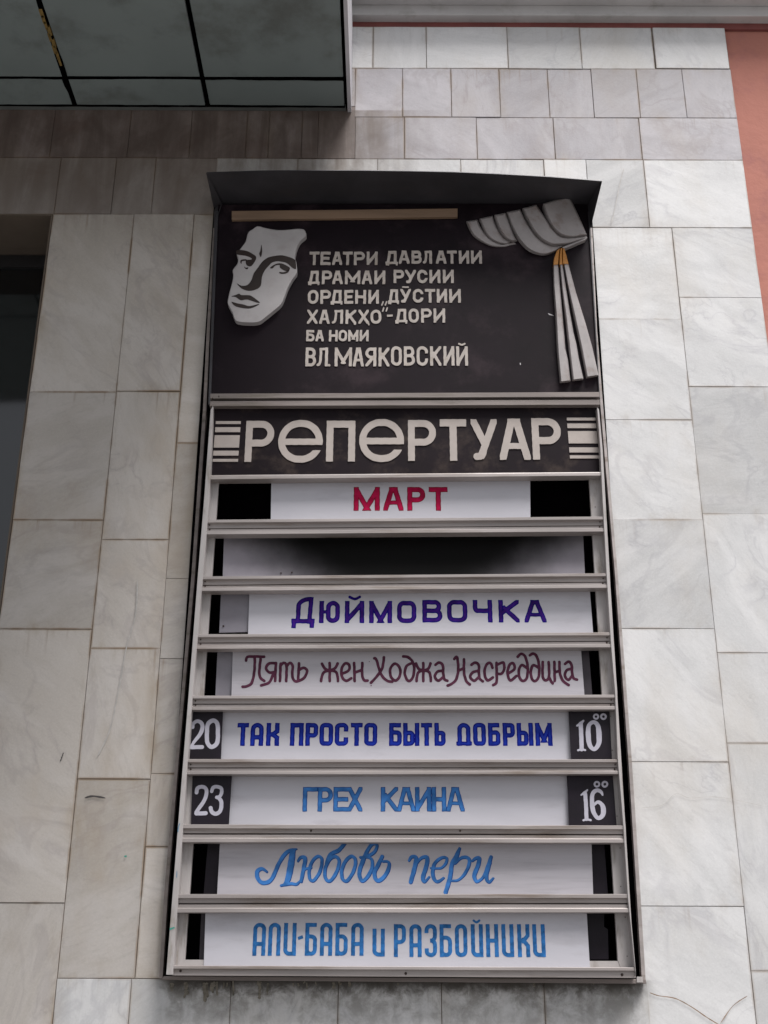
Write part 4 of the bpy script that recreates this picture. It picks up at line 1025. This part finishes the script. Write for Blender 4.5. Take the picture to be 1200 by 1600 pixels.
s = strip('title_strip', 'lowest white strip lettered АЛИ-БАБА и РАЗБОЙНИКИ in blue', 'sign', [(321.2, 1421), (916.5, 1421), (921.8, 1513), (318.3, 1512)], M_strip, Y=-.074, th=.004, group=GS)
K = Ink()
text(K, [('А', 395, 415), ('Л', 419, 438.3), ('И', 443, 462.8), ('Б', 476.6, 495.3), ('А', 500, 519.3), ('Б', 524, 543.3), ('А', 548.6, 568.2)], 1442, 1493.3, 6.3, 'r')
text(K, [('-', 465.5, 473, 1461, 1469)], 0, 0, 6, ''); text(K, [('И', 582, 601.3)], 1451, 1494.5, 6.3, 'r')
text(K, [('Р', 615.4, 634.3), ('А', 639.7, 658.9), ('З', 663.5, 682.8), ('Б', 687, 706.3), ('О', 711, 730.3), ('Й', 736, 755), ('Н', 759.5, 779), ('И', 784, 803), ('К', 808.7, 828), ('И', 832.5, 852.2)], 1444, 1495.3, 6.3, 'r')
child(K.mesh('lettering', -.0748, M_teal, None, th=.0003, wob=.10), s)

YN = -.0805
def plate(label, pts, cat='number plate'):
    return strip('number_plate', label, cat, pts, M_dark_plate, Y=YN, th=.004, group='dark number plates beside the titles')
def num(s, paths, base, rings=()):
    K = Ink()
    for p in paths: K.path(p[0] if isinstance(p, tuple) else p, base=base, k=15.0, closed=isinstance(p, tuple), w=None, n=5)
    for x, y, r_, w_ in rings: K.path([(x + r_ * math.cos(t * .785), y + r_ * math.sin(t * .785), w_) for t in range(8)], base=base, k=15.0, closed=True, n=2)
    child(K.mesh('digits', YN - .0008, M_number, None, lean=False, cell=.5, th=.0003, wob=.08), s)
W3 = lambda pts, w: [(x, y, w) for x, y in pts]
s = plate('dark plate with white date 20 at left of the dark blue title', [(300, 1104), (348.5, 1104), (345.2, 1186), (294, 1186)])
num(s, [[(165, 470, 80), (180, 385, 80), (270, 328, 82), (365, 365, 92), (395, 480, 95), (335, 640, 88), (200, 810, 72), (135, 920, 60)], W3([(135, 938), (270, 936), (385, 932)], 92), (W3([(640, 312), (740, 380), (757, 560), (740, 830), (610, 932), (512, 830), (500, 620), (522, 400)], 98),)], (290, 1105))
s = plate('dark plate with white date 23 at left of the ГРЕХ КАИНА title', [(301, 1204), (362.5, 1204), (356.5, 1291), (298.3, 1291)])
num(s, [W3([(255, 500), (280, 400), (380, 362), (470, 405), (490, 520), (435, 690), (325, 850), (255, 955)], 88), W3([(250, 990), (380, 988), (470, 985)], 95),
        W3([(612, 470), (645, 385), (740, 362), (835, 405), (842, 510), (795, 595), (730, 612)], 82), W3([(775, 620), (830, 700), (838, 820), (800, 945), (700, 1000), (612, 950), (588, 860)], 92)], (290, 1205))
s = plate('dark plate with white time 10 and two small noughts, right of the dark blue title', [(888, 1103), (952, 1103), (956.3, 1186), (892.3, 1186)])
num(s, [[(250, 432, 45), (335, 375, 66), (400, 318, 44)], W3([(335, 390), (350, 700), (358, 985)], 100), W3([(275, 1008), (360, 990), (440, 1005)], 48),
        ([(640, 348, 88), (735, 430, 105), (765, 640, 125), (755, 860, 110), (650, 985, 90), (545, 880, 105), (512, 640, 118), (528, 430, 95)],)], (885, 1105), rings=((695, 220, 52, 42), (868, 220, 56, 46)))
s = plate('dark plate with white time 16 and two small noughts, right of ГРЕХ КАИНА', [(886, 1204), (957, 1204), (963.6, 1292), (889.2, 1292)])
num(s, [[(345, 558, 34), (425, 505, 66), (490, 440, 40)], W3([(440, 530), (460, 800), (472, 1120)], 92), W3([(400, 1150), (480, 1130), (570, 1148)], 50),
        [(850, 555, 40), (805, 480, 80), (705, 448, 90), (615, 530, 95), (600, 700, 98), (620, 900, 108), (680, 1040, 92), (760, 1100, 92), (850, 1030, 110), (868, 890, 118), (825, 775, 95), (735, 722, 76), (650, 790, 56)]], (885, 1205), rings=((715, 305, 56, 44), (900, 305, 58, 46)))
for o in list(bpy.data.objects):
    if o.name.startswith('thing'): pass
